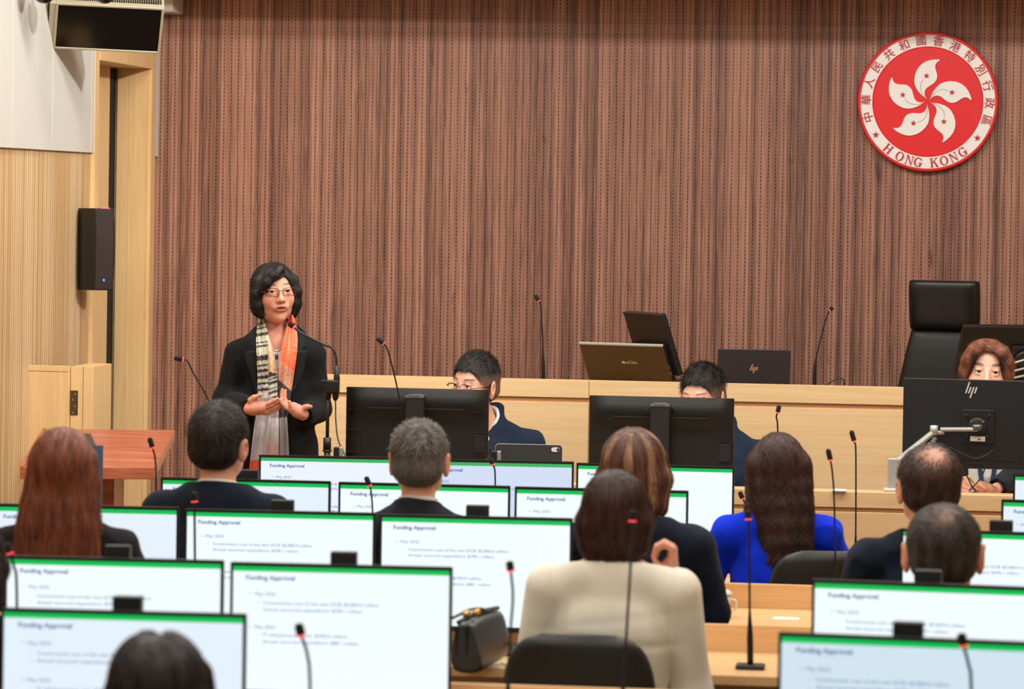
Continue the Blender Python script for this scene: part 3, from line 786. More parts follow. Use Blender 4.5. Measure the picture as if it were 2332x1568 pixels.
# ------------------------------------------------------------------ lectern
A_, B_, C_, D_ = at(97, 976, 543), at(399, 978, 543), at(352, 1063.5, 562), at(45, 1063, 562)
def lerp(a, b, t): return a + (b - a) * t
base = (A_ + B_ + C_ + D_) / 4
r = empty('lectern', (base.x + .06, base.y + .08, DAIS)); o3 = r.location.copy()
nrm = ((B_ - A_).cross(D_ - A_)).normalized()
if nrm.z < 0: nrm = -nrm
th = .05
top = [A_, B_, C_, D_]; bot = [p - Vector((0, 0, th)) for p in top]
MB().add([p - o3 for p in top + bot], [(3, 2, 1, 0), (4, 5, 6, 7), (0, 1, 5, 4), (1, 2, 6, 5), (2, 3, 7, 6), (3, 0, 4, 7)]).build('sloped_top', M_CHERRY, r, bevel=.004)
lip = [A_ + Vector((0, 0, .005)), lerp(A_, B_, .03) + Vector((0, 0, .005)), lerp(D_, C_, .03) + Vector((0, 0, .005)), D_ + Vector((0, 0, .005))]
MB().add([p - o3 for p in lip] + [p - o3 - Vector((0, 0, .006)) for p in lip], [(3, 2, 1, 0), (0, 1, 5, 4), (1, 2, 6, 5), (2, 3, 7, 6), (3, 0, 4, 7)]).build('left_lip', M_CHERRY, r, bevel=.002)
zt = min(C_.z, D_.z) - th - DAIS
wx = lambda px: at(px, 1100, 555).x - o3.x
MB().box((wx(130), -.02, .03), (wx(243), .16, zt)).build('column', M_CHERRY, r, bevel=.004)
MB().box((wx(60), -.2, 0), (wx(330), .3, .03)).build('base', M_CHERRY, r, bevel=.004)
tag(r, 'cherry wood lectern with sloped top near the left wall', 'lectern')

# ------------------------------------------------------------------ things on the raised desk
def tilted(px0, px1, pyb, s, yaw, tilt, w, h, t):   # slab standing on its lower edge at z
    pass
def slab_frame(bl_px, s, z, yaw, tilt):
    p = at(bl_px, 860, s); return Matrix.Translation((p.x, p.y, z)) @ Rz(R_(yaw)) @ Rx(R_(-tilt))
M_OLIVE = mat('bronze_metal', (78, 64, 40), .36, .6)
# portable screen, olive
ps = at(1440, 862, 488)
r = empty('portable_screen', (ps.x, ps.y, CH_S + .001), R_(-14))
Mt = T(0, 0, .006) @ Rx(R_(40))
MB().box((-.205, -.006, .004), (.205, .004, .262)).build('back_cover', M_OLIVE, r, bevel=.004, M=Mt)
MB().box((-.205, -.0065, .258), (.205, .006, .265)).build('top_edge', M_SILVER, r, M=Mt)
place(text_mesh([('eChic', .005, .10, .017, .055, .01, 0), ('e', -.017, .10, .022, .018, .03, 0)], 'lid_lettering', [mat('pale_gold', (214, 202, 170), .4)]), 'lid_lettering', r, 0, Mt @ T(0, -.0068, .048))
MB().box((-.16, .01, 0), (.16, .2, .012)).build('stand', M_BLACK, r)
tag(r, 'thin olive-bronze screen leaning back on the raised desk', 'screen')
# all-in-one screen turned sideways behind it
ps = at(1514, 860, 475)
r = empty('desktop_screen', (ps.x, ps.y, CH_S + .002), R_(-58))
Mt = T(0, 0, -.01) @ Rx(R_(19))
MB().box((-.2, -.012, .06), (.2, .012, .36)).build('housing', mat('dark_bronze_plastic', (44, 34, 24), .35), r, bevel=.003, M=Mt)
MB().box((-.2, -.014, .356), (.2, .014, .364)).build('top_edge', M_DARKM, r, M=Mt)
MB().box((.1995, -.013, .06), (.205, .013, .36)).build('side_edge', M_BLACK, r, M=Mt)
MB().box((-.16, -.055, .04), (.17, -.012, .22)).build('rear_bulge', M_BLACK, r, bevel=.006, M=Mt)
for i in range(2): MB().box((.169, -.045, .10 - i * .03), (.172, -.03, .118 - i * .03)).build('port', M_CHROME, r, M=Mt)
b = MB()
for i in range(9): b.box((.169, -.046, .14 + i * .008), (.1715, -.02, .143 + i * .008))
b.build('vent', M_GAP, r, M=Mt)
MB().box((-.12, -.08, 0), (.12, .14, .012)).build('stand_base', M_BLACK, r, bevel=.003)
MB().box((-.03, -.05, .01), (.03, -.02, .2)).build('stand_neck', M_BLACK, r)
tag(r, 'black desktop screen turned sideways behind the olive screen', 'screen')
# laptop with its lid towards us
ps = at(1716, 874, 490)
r = empty('laptop', (ps.x, ps.y, CH_S + .002), R_(4))
M_NAVY = mat('navy_lid', (24, 31, 56), .45, 0); M_GOLD = mat('rose_gold', (226, 190, 160), .3, .6)
Mt = T(0, 0, .014) @ Rx(R_(34))
lid = MB().box((-.168, -.004, 0), (.168, .003, .215)).build('lid', M_NAVY, r, bevel=.003, M=Mt)
def hp_logo(k, x0, z0, e, mi=0):
    b = MB()
    def bar(x, zb, zt, w=.0045):   # slanted bar
        sl = .32
        b.add([(x + zb * sl, -e, zb), (x + w + zb * sl, -e, zb), (x + w + zt * sl, -e, zt), (x + zt * sl, -e, zt), (x + zb * sl, 0, zb), (x + w + zb * sl, 0, zb), (x + w + zt * sl, 0, zt), (x + zt * sl, 0, zt)],
              [(0, 1, 2, 3), (7, 6, 5, 4), (0, 4, 5, 1), (1, 5, 6, 2), (2, 6, 7, 3), (3, 7, 4, 0)], mi)
    bar(-.016, 0, .034); bar(-.007, 0, .019); bar(.002, -.014, .019); bar(.011, 0, .019)
    b.v = [(x * k + x0, y, z * k + z0) for x, y, z in b.v]
    return b
hp_logo(1.05, -.003, .098, .0008).build('logo', M_GOLD, lid, M=T(0, -.0042, 0))
MB().box((-.168, .006, 0), (.168, .23, .013)).build('keyboard_base', M_NAVY, r, bevel=.003)
tag(r, 'dark navy laptop on the raised desk with a slanted four-bar logo', 'laptop')
o = MB().tube(bez([at(x, y, 488) for x, y in ((1880, 877), (1895, 868), (1915, 861), (1922, 868), (1922, 880))]), .003, 8).build('cable', M_BLACK, smooth=True)
tag(o, 'black cable hump on the raised desk right of the microphone', 'cable')
# executive chair
ch = at(2148, 900, 474)
r = empty('executive_chair', (ch.x, ch.y, DAIS2), R_(-7)); bx = DAIS2
def zz(py): return at(2150, py, 474).z - bx
M_L2 = M_LEATHER
def cushion(w0, w1, z0, z1, y0, y1, th, nn=9):
    b = MB(); vs = []; rings = 12; seg = 28
    for i in range(rings + 1):
        t = i / rings; a = -PI / 2 + PI * t
        zc = (z0 + z1) / 2 + (z1 - z0) / 2 * math.copysign(abs(math.sin(a)) ** .55, math.sin(a))
        tt = (zc - z0) / (z1 - z0); sc = abs(math.cos(a)) ** .28 if 0 < i < rings else .35
        w = (w0 + (w1 - w0) * tt) * (.86 + .14 * sc); yc = y0 + (y1 - y0) * tt
        for j in range(seg):
            u = 2 * PI * j / seg; cx, sx = math.cos(u), math.sin(u)
            vs.append((w / 2 * math.copysign(abs(cx) ** .4, cx), yc + th / 2 * sc * math.copysign(abs(sx) ** .7, sx), zc))
    fs = [(i * seg + j, i * seg + (j + 1) % seg, (i + 1) * seg + (j + 1) % seg, (i + 1) * seg + j) for i in range(rings) for j in range(seg)]
    fs += [tuple(reversed(range(seg))), tuple(range(rings * seg, (rings + 1) * seg))]
    return b.add(vs, fs)
cushion(.34, .345, zz(752), zz(638), .02, -.03, .13).build('headrest', M_L2, r, smooth=True)
cushion(.62, .33, .42, zz(742), .02, .05, .1).build('backrest', M_L2, r, smooth=True)
cushion(.52, .5, .36, .48, -.25, -.25, .5).build('seat', M_L2, r, smooth=True)
for sx in (-1, 1): MB().tube(bez([(sx * .3, .02, .5), (sx * .31, -.02, .66), (sx * .31, -.3, .66), (sx * .3, -.38, .45)]), .022, 10).build('armrest', M_BLACK, r, smooth=True)
MB().tube([(0, -.2, .07), (0, -.2, .38)], .03, 12).build('gas_column', M_CHROME, r, smooth=True)
for k in range(5):
    a = k * 2 * PI / 5
    MB().tube([(0, -.2, .09), (.26 * math.cos(a), -.2 + .26 * math.sin(a), .05)], [.025, .018], 8).tube([(.26 * math.cos(a), -.2 + .26 * math.sin(a) - .012, .028), (.26 * math.cos(a), -.2 + .26 * math.sin(a) + .012, .028)], .027, 12).build('leg', M_BLACK, r, smooth=True)
tag(r, 'high-backed black leather executive chair behind the raised desk at the right', 'chair')

# ------------------------------------------------------------------ arm-mounted monitors with rear plates
def plate_monitor(name, root, z0, z1, w, arm=True, t=.02):
    MB().box((-w / 2, -.012, z0), (w / 2, .012, z1)).build('housing', mat('monitor_rear_black', (28, 29, 30), .36, bump=.05, bscale=800), root, bevel=.003)
    MB().box((-w / 2 + .006, .0118, z0 + .014), (w / 2 - .006, .0132, z1 - .006)).build('screen', TINT['c'], root)
    zc = (z0 + z1) / 2 - .008
    MB().box((-.045 * 1, -.0145, z1 - H + .02), (.045 * 1, -.0115, z1 - H + .03)).build('label_strip', M_BLACKM, root)
    pl = MB().prism([(-.062, zc - .068), (.062, zc - .068), (.068, zc - .062), (.068, zc + .062), (.062, zc + .068), (-.062, zc + .068), (-.068, zc + .062), (-.068, zc - .062)], -.026, -.011).build('mount_plate', M_BLACK, root, bevel=.002)
    for sx in (-1, 1):
        for sz in (-1, 1):
            MB().tube([(sx * .036, -.028, zc + sz * .034), (sx * .052, -.028, zc + sz * .05)], .006, 8, flat=.4).build('slot', M_BLACKM, pl, smooth=True)
    MB().lathe([(0, .0), (.034, 0), (.036, .004), (.036, .016), (.03, .018), (0, .018)], 28, 0, T(0, -.026, zc) @ Rx(PI / 2)).build('hub', M_BLACKM, pl, smooth=True)
    for sx in (-1, 1): MB().lathe([(0, 0), (.005, 0), (.005, .004), (0, .004)], 10, 0, T(sx * .024, -.044, zc + .022) @ Rx(PI / 2)).build('screw', M_CHROME, pl)
    MB().lathe([(0, -.012), (.02, -.012), (.022, 0), (.02, .012), (0, .012)], 20, 0, T(0, -.058, zc - .002)).build('knuckle', mat('knuckle_grey', (96, 98, 98), .3, .4), pl, smooth=True)
    return zc
hx = onY(2228.5, 864, 14.50); hr = empty('monitor', (hx.x, 14.50, ST_Z), R_(-2.5))
z1 = hx.z - ST_Z; z0 = z1 - H
zc = plate_monitor('m', hr, z0, z1, W)
hp_logo(1.35, -.012, z1 - .056, .0015).build('logo', mat('mirror_metal', (236, 236, 232), .28, .5), hr, M=T(-.02, -.0125, 0))
b = MB(); b.box((-.028, -.028, zc - .06), (.032, -.0265, zc - .04)); b.build('rating_label', M_PAPER, hr)
place(text_mesh([('■ ▪ ▪', .004, zc - .056, .006, .024, .02, 0), ('___ ____', -.025, zc - .045, .003, .02, 0, 0)], 'label_print', [mat('ink_black', (20, 20, 20), .6)]), 'label_print', hr, 0, T(0, -.0287, 0))
MB().box((-.16, -.0145, z0 + .035), (.17, -.011, z0 + .075)).build('port_recess', M_GAP, hr)
tag(hr, 'large black monitor back with chrome slanted logo held by a silver arm, hiding the youth', 'monitor')
# silver arm
ar = empty('monitor_stand', (at(2032, 1112, 557).x, at(2032, 1112, 557).y, ST_Z + .001)); ao = ar.location.copy()
Q = lambda px, py, s=557: at(px, py, s) - ao
MB().cbox((.02, .0, .006), (.11, .09, .012)).build('base_plate', mat('pale_grey', (200, 202, 200), .4), ar, bevel=.003)
MB().box((-.02, -.02, .01), (.022, .02, Q(2030, 1042).z)).build('post', M_SILVER, ar, bevel=.006)
MB().tube([Q(2036, 1055), Q(2128, 982)], .0155, 8, flat=.8).build('lower_beam', M_SILVER, ar)
MB().tube([Q(2043, 1077), Q(2122, 1008)], .008, 8).build('parallel_beam', mat('grey_beam', (140, 142, 138), .4, .3), ar)
MB().tube([Q(2127, 990), Q(2127, 968)], .0165, 16).build('elbow', M_SILVER, ar, smooth=True)
MB().tube([Q(2134, 985), Q(2150, 984)], .009, 12).build('elbow_tab', M_SILVER, ar, smooth=True)
kp = Vector((hx.x, 14.50 - .06, ST_Z + zc)) - ao
MB().tube([Q(2142, 977.5), Vector((kp.x + .0, kp.y - .004, Q(2228, 976).z))], .010, 10, flat=.9).build('upper_beam', M_SILVER, ar)
MB().tube([Q(2130, 995), Q(2122, 1010), Q(2114, 1012)], .011, 8).build('bracket', mat('grey_beam', (140, 142, 138), .4, .3), ar)
tag(ar, 'silver jointed support arm clamped on the staff desk at the right', 'monitor stand')
o = MB().tube(bez([at(x, y, 559) for x, y in ((2118, 1008), (2145, 1010), (2170, 1030), (2190, 1062), (2205, 1090), (2213, 1105), (2222, 1116))]), .0028, 8)
o.tube(bez([at(x, y, 559) for x, y in ((2162, 1018), (2200, 1036), (2225, 1043), (2248, 1034), (2262, 1024))]), .0026, 8)
o.tube(bez([at(x, y, 559) for x, y in ((2246, 1035), (2243, 1065), (2232, 1090), (2215, 1108), (2208, 1116))]), .0028, 8)
o = o.build('cable_bundle', M_BLACK, smooth=True); tag(o, 'black cables hanging below the arm-mounted monitor', 'cable')
tp, tq = at(2203, 1084, 558), at(2220, 1104, 558)
d = (tq - tp).normalized(); sd = d.cross(cF).normalized()
q = [tp + sd * .012, tp - sd * .012, tq - sd * .012, tq + sd * .012]
o = MB().add(q + [p + cF * .001 for p in q], [(0, 1, 2, 3), (7, 6, 5, 4), (0, 4, 5, 1), (1, 5, 6, 2), (2, 6, 7, 3), (3, 7, 4, 0)]).build('cable_tag', mat('cream_label', (226, 206, 168), .6))
bb = MB()
for i in range(13):
    t = .15 + .7 * i / 13; w = .02 if i % 3 else .035
    c = tp + (tq - tp) * t - cF * .0006
    e = (tq - tp) * w
    bb.add([c + sd * .006, c - sd * .002, c - sd * .002 + e, c + sd * .006 + e], [(0, 1, 2, 3)])
bb.build('barcode', mat('ink_black', (20, 20, 20), .6), o)
tag(o, 'cream cable tag with barcode held in the youth\'s fingers', 'tag')
# monitor on the raised desk behind the youth
mp = at(2335, 741, 498)
r = empty('monitor', (mp.x - .05, mp.y + .10, CH_S + .002), R_(20))
Mt = Rx(R_(14)); z1 = (mp.z - CH_S) / math.cos(R_(28)); w = .62
sub = empty('tilted_head', (0, 0, 0)); sub.parent = r; sub.matrix_local = Mt
bpy.data.objects.remove(sub)
MB().box((-w / 2, -.014, max(.05, z1 - .36)), (w / 2, .012, z1)).build('housing', mat('bronze_black', (20, 16, 11), .55), r, bevel=.003, M=Rx(R_(28)))
zc = z1 - .16
MB().box((-.065, -.03, zc - .065), (.065, -.014, zc + .065)).build('mount_plate', M_BLACK, r, bevel=.004, M=Rx(R_(28)))
MB().lathe([(0, 0), (.045, 0), (.047, .01), (.03, .014), (0, .014)], 28, 0, Rx(R_(28)) @ T(0, -.03, zc) @ Rx(PI / 2)).build('hub', M_BLACKM, r, smooth=True)
b = MB()
for dz in (-.05, -.02, .015): b.tube([(-.12, -.24, zc - .075 + dz), (.12, -.20, zc - .015 + dz * 1.3)], .0075, 8, flat=.7)
b.build('arm_bar', M_SILVER, r)
MB().box((-.1, -.1, 0), (.1, .1, .014)).build('stand_base', M_BLACK, r)
MB().box((-.02, -.05, .01), (.02, -.02, zc)).build('stand_post', M_BLACK, r)
tag(r, 'dark monitor back on the raised desk behind the auburn-haired youth', 'monitor')

# ------------------------------------------------------------------ small things on the staff desk
tb = at(1203, 1060, 552); th_ = at(1203, 1014.5, 552).z - SURF
r = empty('tablet', (tb.x, tb.y, SURF + .001), R_(3)); Mt = T(0, 0, .004) @ Rx(R_(-8))
MB().prism([(-.138 + .012, 0), (.138 - .012, 0), (.138, .012), (.138, th_ - .012), (.134, th_ - .004), (.126, th_), (-.126, th_), (-.134, th_ - .004), (-.138, th_ - .012), (-.138, .012)], -.006, -.001).build('case', mat('tablet_case', (30, 30, 30), .6), r, M=Mt)
MB().prism([(-.126, 0), (.126, 0), (.1395, .012), (.1395, th_ - .010), (.1345, th_ - .0025), (.127, th_ + .002), (-.127, th_ + .002), (-.1345, th_ - .0025), (-.1395, th_ - .010), (-.1395, .012)], -.001, .004).build('white_edge', mat('white_edge', (226, 226, 222), .4), r, M=Mt)
cmx = MB().prism([(.104 + .011 * math.cos(t) + (.013 if math.cos(t) > 0 else 0), th_ - .019 + .0095 * math.sin(t)) for t in np.linspace(0, 2 * PI, 24)[:-1]], -.0085, -.005).build('camera_bump', mat('pale_bump', (216, 210, 200), .4), r, M=Mt)
MB().prism([(.121 + .0062 * math.cos(t), th_ - .019 + .0062 * math.sin(t)) for t in np.linspace(0, 2 * PI, 20)[:-1]], -.0098, -.008).build('lens', M_GAP, cmx)
cmx.children[0].matrix_local = Matrix()
tag(r, 'tablet in a dark case with a white edge right of the left monitor back', 'tablet')
wd = at(1911, 1114, 560)
o = MB().box((-.028, -.03, 0), (.028, .03, .008)).build('desk_device', M_PAPER, bevel=.003); o.location = (wd.x, wd.y + .02, ST_Z); tag(o, 'small flat white device on the staff desk ledge', 'device')

# ------------------------------------------------------------------ things on the audience desks
# handbag
s_ = 752; hb = at(1096, 1520, s_); hb.z = zC
r = empty('handbag', hb); U = lambda px, py, dy=0: Vector(((px - 1096) / s_, dy, (1524 - py) / s_))
M_BAG = mat('bag_leather', (40, 45, 50), .34, spec=.7, bump=.12, bscale=120)
# front gusset face (towards the viewer) and the long side running back and right
def bag_sec(dy, pts): return [U(x, y, dy) for x, y in pts]
front_ = [(1041, 1524), (1036, 1500), (1038, 1465), (1043, 1430), (1050, 1414), (1066, 1411), (1082, 1412), (1093, 1425), (1101, 1460), (1108, 1500), (1106, 1525), (1075, 1528)]
cx_, cy_ = 1073, 1470
def shift_sec(dx, dyp, sc, scy): return [(cx_ + (x - cx_) * sc + dx, cy_ + (y - cy_) * scy + dyp) for x, y in front_]
secs = [bag_sec(-.11, shift_sec(0, 0, .93, .95)), bag_sec(-.105, front_), bag_sec(-.05, shift_sec(10, -6, 1.06, 1.04)), bag_sec(.02, shift_sec(24, -11, 1.08, 1.02)), bag_sec(.09, shift_sec(38, -15, 1.04, .97)), bag_sec(.125, shift_sec(45, -17, .93, .90)), bag_sec(.13, shift_sec(45, -17, .8, .8))]
b = MB(); n = len(front_)
b.add([p for s2 in secs for p in s2], [(i * n + j, (i + 1) * n + j, (i + 1) * n + (j + 1) % n, i * n + (j + 1) % n) for i in range(len(secs) - 1) for j in range(n)] + [tuple(range(n)), tuple(reversed(range((len(secs) - 1) * n, len(secs) * n)))])
o = b.build('body', M_BAG, r, smooth=True); sd2 = o.modifiers.new('s', 'SUBSURF'); sd2.levels = 2; sd2.render_levels = 2
b = MB()
for px, w in ((1050, 5), (1074, 6)):
    b.add([U(px - w, 1422, -.112), U(px + w, 1420, -.112), U(px + 1, 1484, -.1135), U(px - 1, 1484, -.1135)], [(0, 1, 2, 3)])
b.build('gusset_fold', mat('bag_fold', (10, 11, 12), .5), r)
MB().tube([U(1052, 1412, -.10), U(1072, 1402, -.04), U(1100, 1394, .03), U(1122, 1394, .10)], .007, 8).build('clasp_frame', M_BAG, r, smooth=True)
MB().tube(bez([U(1036, 1404, -.08), U(1056, 1395, -.05), U(1072, 1388, -.03), U(1092, 1388, 0), U(1106, 1396, .04)]), .0075, 8, flat=.6).build('handle', M_BAG, r, smooth=True)
for px, py in ((1067, 1395), (1090, 1391)): MB().tube([U(px - 6, py + 3, -.07), U(px + 5, py - 3, -.055)], .0085, 10).build('buckle', mat('brass', (214, 160, 84), .3, .8), r, smooth=True)
tag(r, 'black leather handbag with brass fittings standing on the desk left of the cream jacket', 'handbag')
def desk_pt(px, py, z): return onZ(px, py, z)
mo = desk_pt(1166, 1490, zC)
o = MB().lathe([(0, .03), (.018, .028), (.03, .015), (.031, 0), (0, 0)], 20, 0, Matrix.Diagonal((1, 1.5, 1, 1))).build('computer_mouse', mat('mouse_black', (30, 30, 32), .3), smooth=True)
o.location = mo + Vector((0, 0, .001)); tag(o, 'black computer mouse on the desk between handbag and chair', 'mouse')
o = MB().box((-.035, -.05, 0), (.035, .05, .004)).build('note_pad', mat('yellow_paper', (232, 222, 130), .7)); o.location = desk_pt(1172, 1512, zC); o.rotation_euler.z = .3; tag(o, 'yellow note pad on the desk beside the black chair back', 'note pad')
o = MB().tube(bez([at(x, y, 745) for x, y in ((1140, 1455), (1160, 1464), (1185, 1474), (1205, 1484))]), .004, 8).tube(bez([at(x, y, 742) for x, y in ((1195, 1448), (1200, 1462), (1210, 1475))]), .003, 8).tube(bez([at(x, y, 742) for x, y in ((1155, 1466), (1172, 1478), (1182, 1488))]), .003, 8).build('desk_cables', M_BLACK, smooth=True)
tag(o, 'black cables running on the desk right of the handbag', 'cable')
# cup
cp = desk_pt(1640, 1405, zB)
cp.z += .001; r = empty('tea_cup', cp)
MB().lathe([(0, 0), (.022, 0), (.026, .01), (.036, .06), (.038, .075), (.036, .075), (.033, .06), (.02, .008), (0, .006)], 28).build('cup', mat('cream_china', (232, 228, 212), .3), r, smooth=True)
MB().lathe([(.04, .078), (.041, .084), (.03, .094), (.006, .098), (.006, .106), (0, .107)], 28).build('lid', mat('cream_china', (232, 228, 212), .3), r, smooth=True)
MB().tube(bez([(.034, -.01, .062), (.055, -.014, .058), (.052, -.012, .03), (.03, -.01, .022)]), .004, 8).build('handle', mat('cream_china', (232, 228, 212), .3), r, smooth=True)
tag(r, 'white lidded tea cup on the desk right of the dark suit elbow', 'cup')
o = MB().box((-.045, -.03, 0), (.045, .03, .002)).build('paper_note', M_PAPER); o.location = desk_pt(1790, 1408, zB); tag(o, 'small white paper on the desk left of the right-hand monitors', 'paper')
# name card below the front-row monitor
nc = at(1617, 1290, 596)
r = empty('name_card', (nc.x - .06, nc.y, zA))
MB().prism([(-.1, 0), (.1, 0), (.1, .055), (-.1, .055)], -.02, -.018).build('card', M_PAPER, r)
place(text_mesh([('Cabinet', -.07, .022, .016, .14, .02, 0)], 'card_lettering', [mat('ink_black', (20, 20, 20), .6)]), 'card_lettering', r, 0, T(0, -.0205, 0))
tag(r, 'white name card on the front audience desk beside the blue sleeve', 'name card')
bpy.data.objects.remove(r.children[1]); 
place(text_mesh([('et', .048, .022, .016, .026, .02, 0)], 'card_lettering', [mat('ink_black', (20, 20, 20), .6)]), 'card_lettering', r, 0, T(0, -.0205, 0))
# ------------------------------------------------------------------ smooth implicit modelling for bodies, hair and clothes
def axis(*segs):                    # segs: (start, end, step) ...
    out = []
    for a, b, h in segs:
        n = max(1, int(round((b - a) / h))); out += list(np.linspace(a, b, n, endpoint=False))
    out.append(segs[-1][1]); return np.array(out, dtype=np.float32)
IDM = np.eye(3); O3 = np.zeros(3)
def rotm(ax=0, ay=0, az=0):
    return np.array((Matrix.Rotation(R_(az), 3, 'Z') @ Matrix.Rotation(R_(ay), 3, 'Y') @ Matrix.Rotation(R_(ax), 3, 'X')))
class Field:
    FAR = .06
    def __init__(s, xs, ys, zs):
        s.a = [xs, ys, zs]; s.F = np.full((len(xs), len(ys), len(zs)), s.FAR, dtype=np.float32); s.R = IDM; s.t = O3; s.sc = 1.0
    def frame(s, R=IDM, t=O3, sc=1.0): s.R = np.array(R); s.t = np.array(t, dtype=float); s.sc = sc
    def loc(s, V): return (V - s.t) @ s.R / s.sc
    def P(s, p): return s.R @ np.array(p, dtype=float) * s.sc + s.t
    def sub_(s, lo, hi):
        sl = []
        for k in range(3):
            i0 = max(0, np.searchsorted(s.a[k], lo[k]) - 1); i1 = min(len(s.a[k]), np.searchsorted(s.a[k], hi[k]) + 1)
            if i1 <= i0: return None, None
            sl.append(slice(i0, i1))
        g = [s.a[0][sl[0]][:, None, None], s.a[1][sl[1]][None, :, None], s.a[2][sl[2]][None, None, :]]
        return tuple(sl), g
    def comb_(s, sl, d, k, op):
        A = s.F[sl]
        if op == 'u':
            h = np.maximum(k - np.abs(A - d), 0) / k; s.F[sl] = np.minimum(A, d) - h * h * k * .25
        elif op == 'd':
            d = -d; h = np.maximum(k - np.abs(A - d), 0) / k; s.F[sl] = np.maximum(A, d) + h * h * k * .25
        elif op == 'i':
            s.F[sl] = np.maximum(A, d)
    def ell(s, c, r, k=.01, R=None, op='u'):
        c = s.P(c); Rm = s.R if R is None else s.R @ R; r = np.array(r, dtype=float) * s.sc
        ext = np.sqrt(((Rm * r) ** 2).sum(1)) + k + .02
        sl, g = s.sub_(c - ext, c + ext)
        if sl is None: return s
        dx, dy, dz = g[0] - c[0], g[1] - c[1], g[2] - c[2]
        q = [dx * Rm[0, i] + dy * Rm[1, i] + dz * Rm[2, i] for i in range(3)]
        k0 = np.sqrt((q[0] / r[0]) ** 2 + (q[1] / r[1]) ** 2 + (q[2] / r[2]) ** 2)
        k1 = np.sqrt((q[0] / r[0] ** 2) ** 2 + (q[1] / r[1] ** 2) ** 2 + (q[2] / r[2] ** 2) ** 2) + 1e-6
        s.comb_(sl, (k0 * (k0 - 1) / k1).astype(np.float32), k, op); return s
    def cone(s, a, b, ra, rb, k=.01, op='u', flat=None):
        a = s.P(a); b = s.P(b); ra = ra * s.sc; rb = rb * s.sc; m = max(ra, rb) * (1.0 if flat is None else max(1, 1 / flat[1])) + k + .02
        sl, g = s.sub_(np.minimum(a, b) - m, np.maximum(a, b) + m)
        if sl is None: return s
        ba = b - a; L2 = (ba ** 2).sum() + 1e-9
        dx, dy, dz = g[0] - a[0], g[1] - a[1], g[2] - a[2]
        t = np.clip((dx * ba[0] + dy * ba[1] + dz * ba[2]) / L2, 0, 1)
        ex, ey, ez = dx - ba[0] * t, dy - ba[1] * t, dz - ba[2] * t
        d2 = ex * ex + ey * ey + ez * ez
        if flat is not None:            # flat = (axis vector, factor): shrinks the section along the axis
            n = s.R @ np.array(flat[0], dtype=float); n = n / np.linalg.norm(n); e = ex * n[0] + ey * n[1] + ez * n[2]
            d2 = d2 + e * e * (1 / flat[1] ** 2 - 1)
        s.comb_(sl, (np.sqrt(d2) - (ra + (rb - ra) * t)).astype(np.float32), k, op); return s
    def chain(s, pts, rr, k=.01, op='u', flat=None):
        for i in range(len(pts) - 1): s.cone(pts[i], pts[i + 1], rr[i], rr[i + 1], k, op, flat)
        return s
    def box(s, c, h, rd=.005, k=.01, R=None, op='u'):
        c = s.P(c); Rm = s.R if R is None else s.R @ R; h = np.array(h, dtype=float) * s.sc
        ext = (np.abs(Rm) * h).sum(1) + rd + k + .02
        sl, g = s.sub_(c - ext, c + ext)
        if sl is None: return s
        dx, dy, dz = g[0] - c[0], g[1] - c[1], g[2] - c[2]
        q = [np.abs(dx * Rm[0, i] + dy * Rm[1, i] + dz * Rm[2, i]) - h[i] + rd for i in range(3)]
        o = np.sqrt(sum(np.maximum(v, 0) ** 2 for v in q)); inn = np.minimum(np.maximum(np.maximum(q[0], q[1]), q[2]), 0)
        s.comb_(sl, (o + inn - rd).astype(np.float32), k, op); return s
    def fn(s, lo, hi, f, k=.01, op='u'):   # f(x, y, z) in world coordinates
        sl, g = s.sub_(lo, hi)
        if sl is not None: s.comb_(sl, f(*g).astype(np.float32), k, op)
        return s
    def sample(s, P):                 # trilinear value
        idx = []; fr = []
        for k in range(3):
            a = s.a[k]; i = np.clip(np.searchsorted(a, P[:, k]) - 1, 0, len(a) - 2)
            idx.append(i); fr.append(np.clip((P[:, k] - a[i]) / (a[i + 1] - a[i]), 0, 1))
        F = s.F; i, j, l = idx; u, v, w = fr
        c = lambda a, b, d: F[i + a, j + b, l + d]
        return ((c(0, 0, 0) * (1 - u) + c(1, 0, 0) * u) * (1 - v) + (c(0, 1, 0) * (1 - u) + c(1, 1, 0) * u) * v) * (1 - w) + \
               ((c(0, 0, 1) * (1 - u) + c(1, 0, 1) * u) * (1 - v) + (c(0, 1, 1) * (1 - u) + c(1, 1, 1) * u) * v) * w
    def grad(s, P, e=.004):
        g = np.stack([s.sample(P + d) - s.sample(P - d) for d in np.eye(3) * e], 1)
        return g / (np.linalg.norm(g, axis=1, keepdims=True) + 1e-9)
    def nets(s):
        F = s.F; S = F < 0; nx, ny, nz = F.shape
        c = [F[dx:nx - 1 + dx, dy:ny - 1 + dy, dz:nz - 1 + dz] for dx in (0, 1) for dy in (0, 1) for dz in (0, 1)]
        cnt = sum((v < 0).astype(np.int8) for v in c)
        act = np.argwhere((cnt > 0) & (cnt < 8))
        if len(act) == 0: return np.zeros((0, 3)), np.zeros((0, 4), int)
        i, j, k = act.T
        val = np.stack([v[i, j, k] for v in c], 1)
        off = np.array([(dx, dy, dz) for dx in (0, 1) for dy in (0, 1) for dz in (0, 1)], float)
        E = [(a, b) for a in range(8) for b in range(a + 1, 8) if abs(off[a] - off[b]).sum() == 1]
        acc = np.zeros((len(act), 3)); n = np.zeros(len(act))
        for a, b in E:
            va, vb = val[:, a], val[:, b]; m = (va < 0) != (vb < 0)
            t = np.where(m, va / np.where(m, va - vb, 1), 0)
            p = off[a] + t[:, None] * (off[b] - off[a]); acc[m] += p[m]; n[m] += 1
        p = acc / n[:, None]
        V = np.empty((len(act), 3))
        for q, ii in enumerate((i, j, k)):
            a = s.a[q]; V[:, q] = a[ii] + p[:, q] * (a[ii + 1] - a[ii])
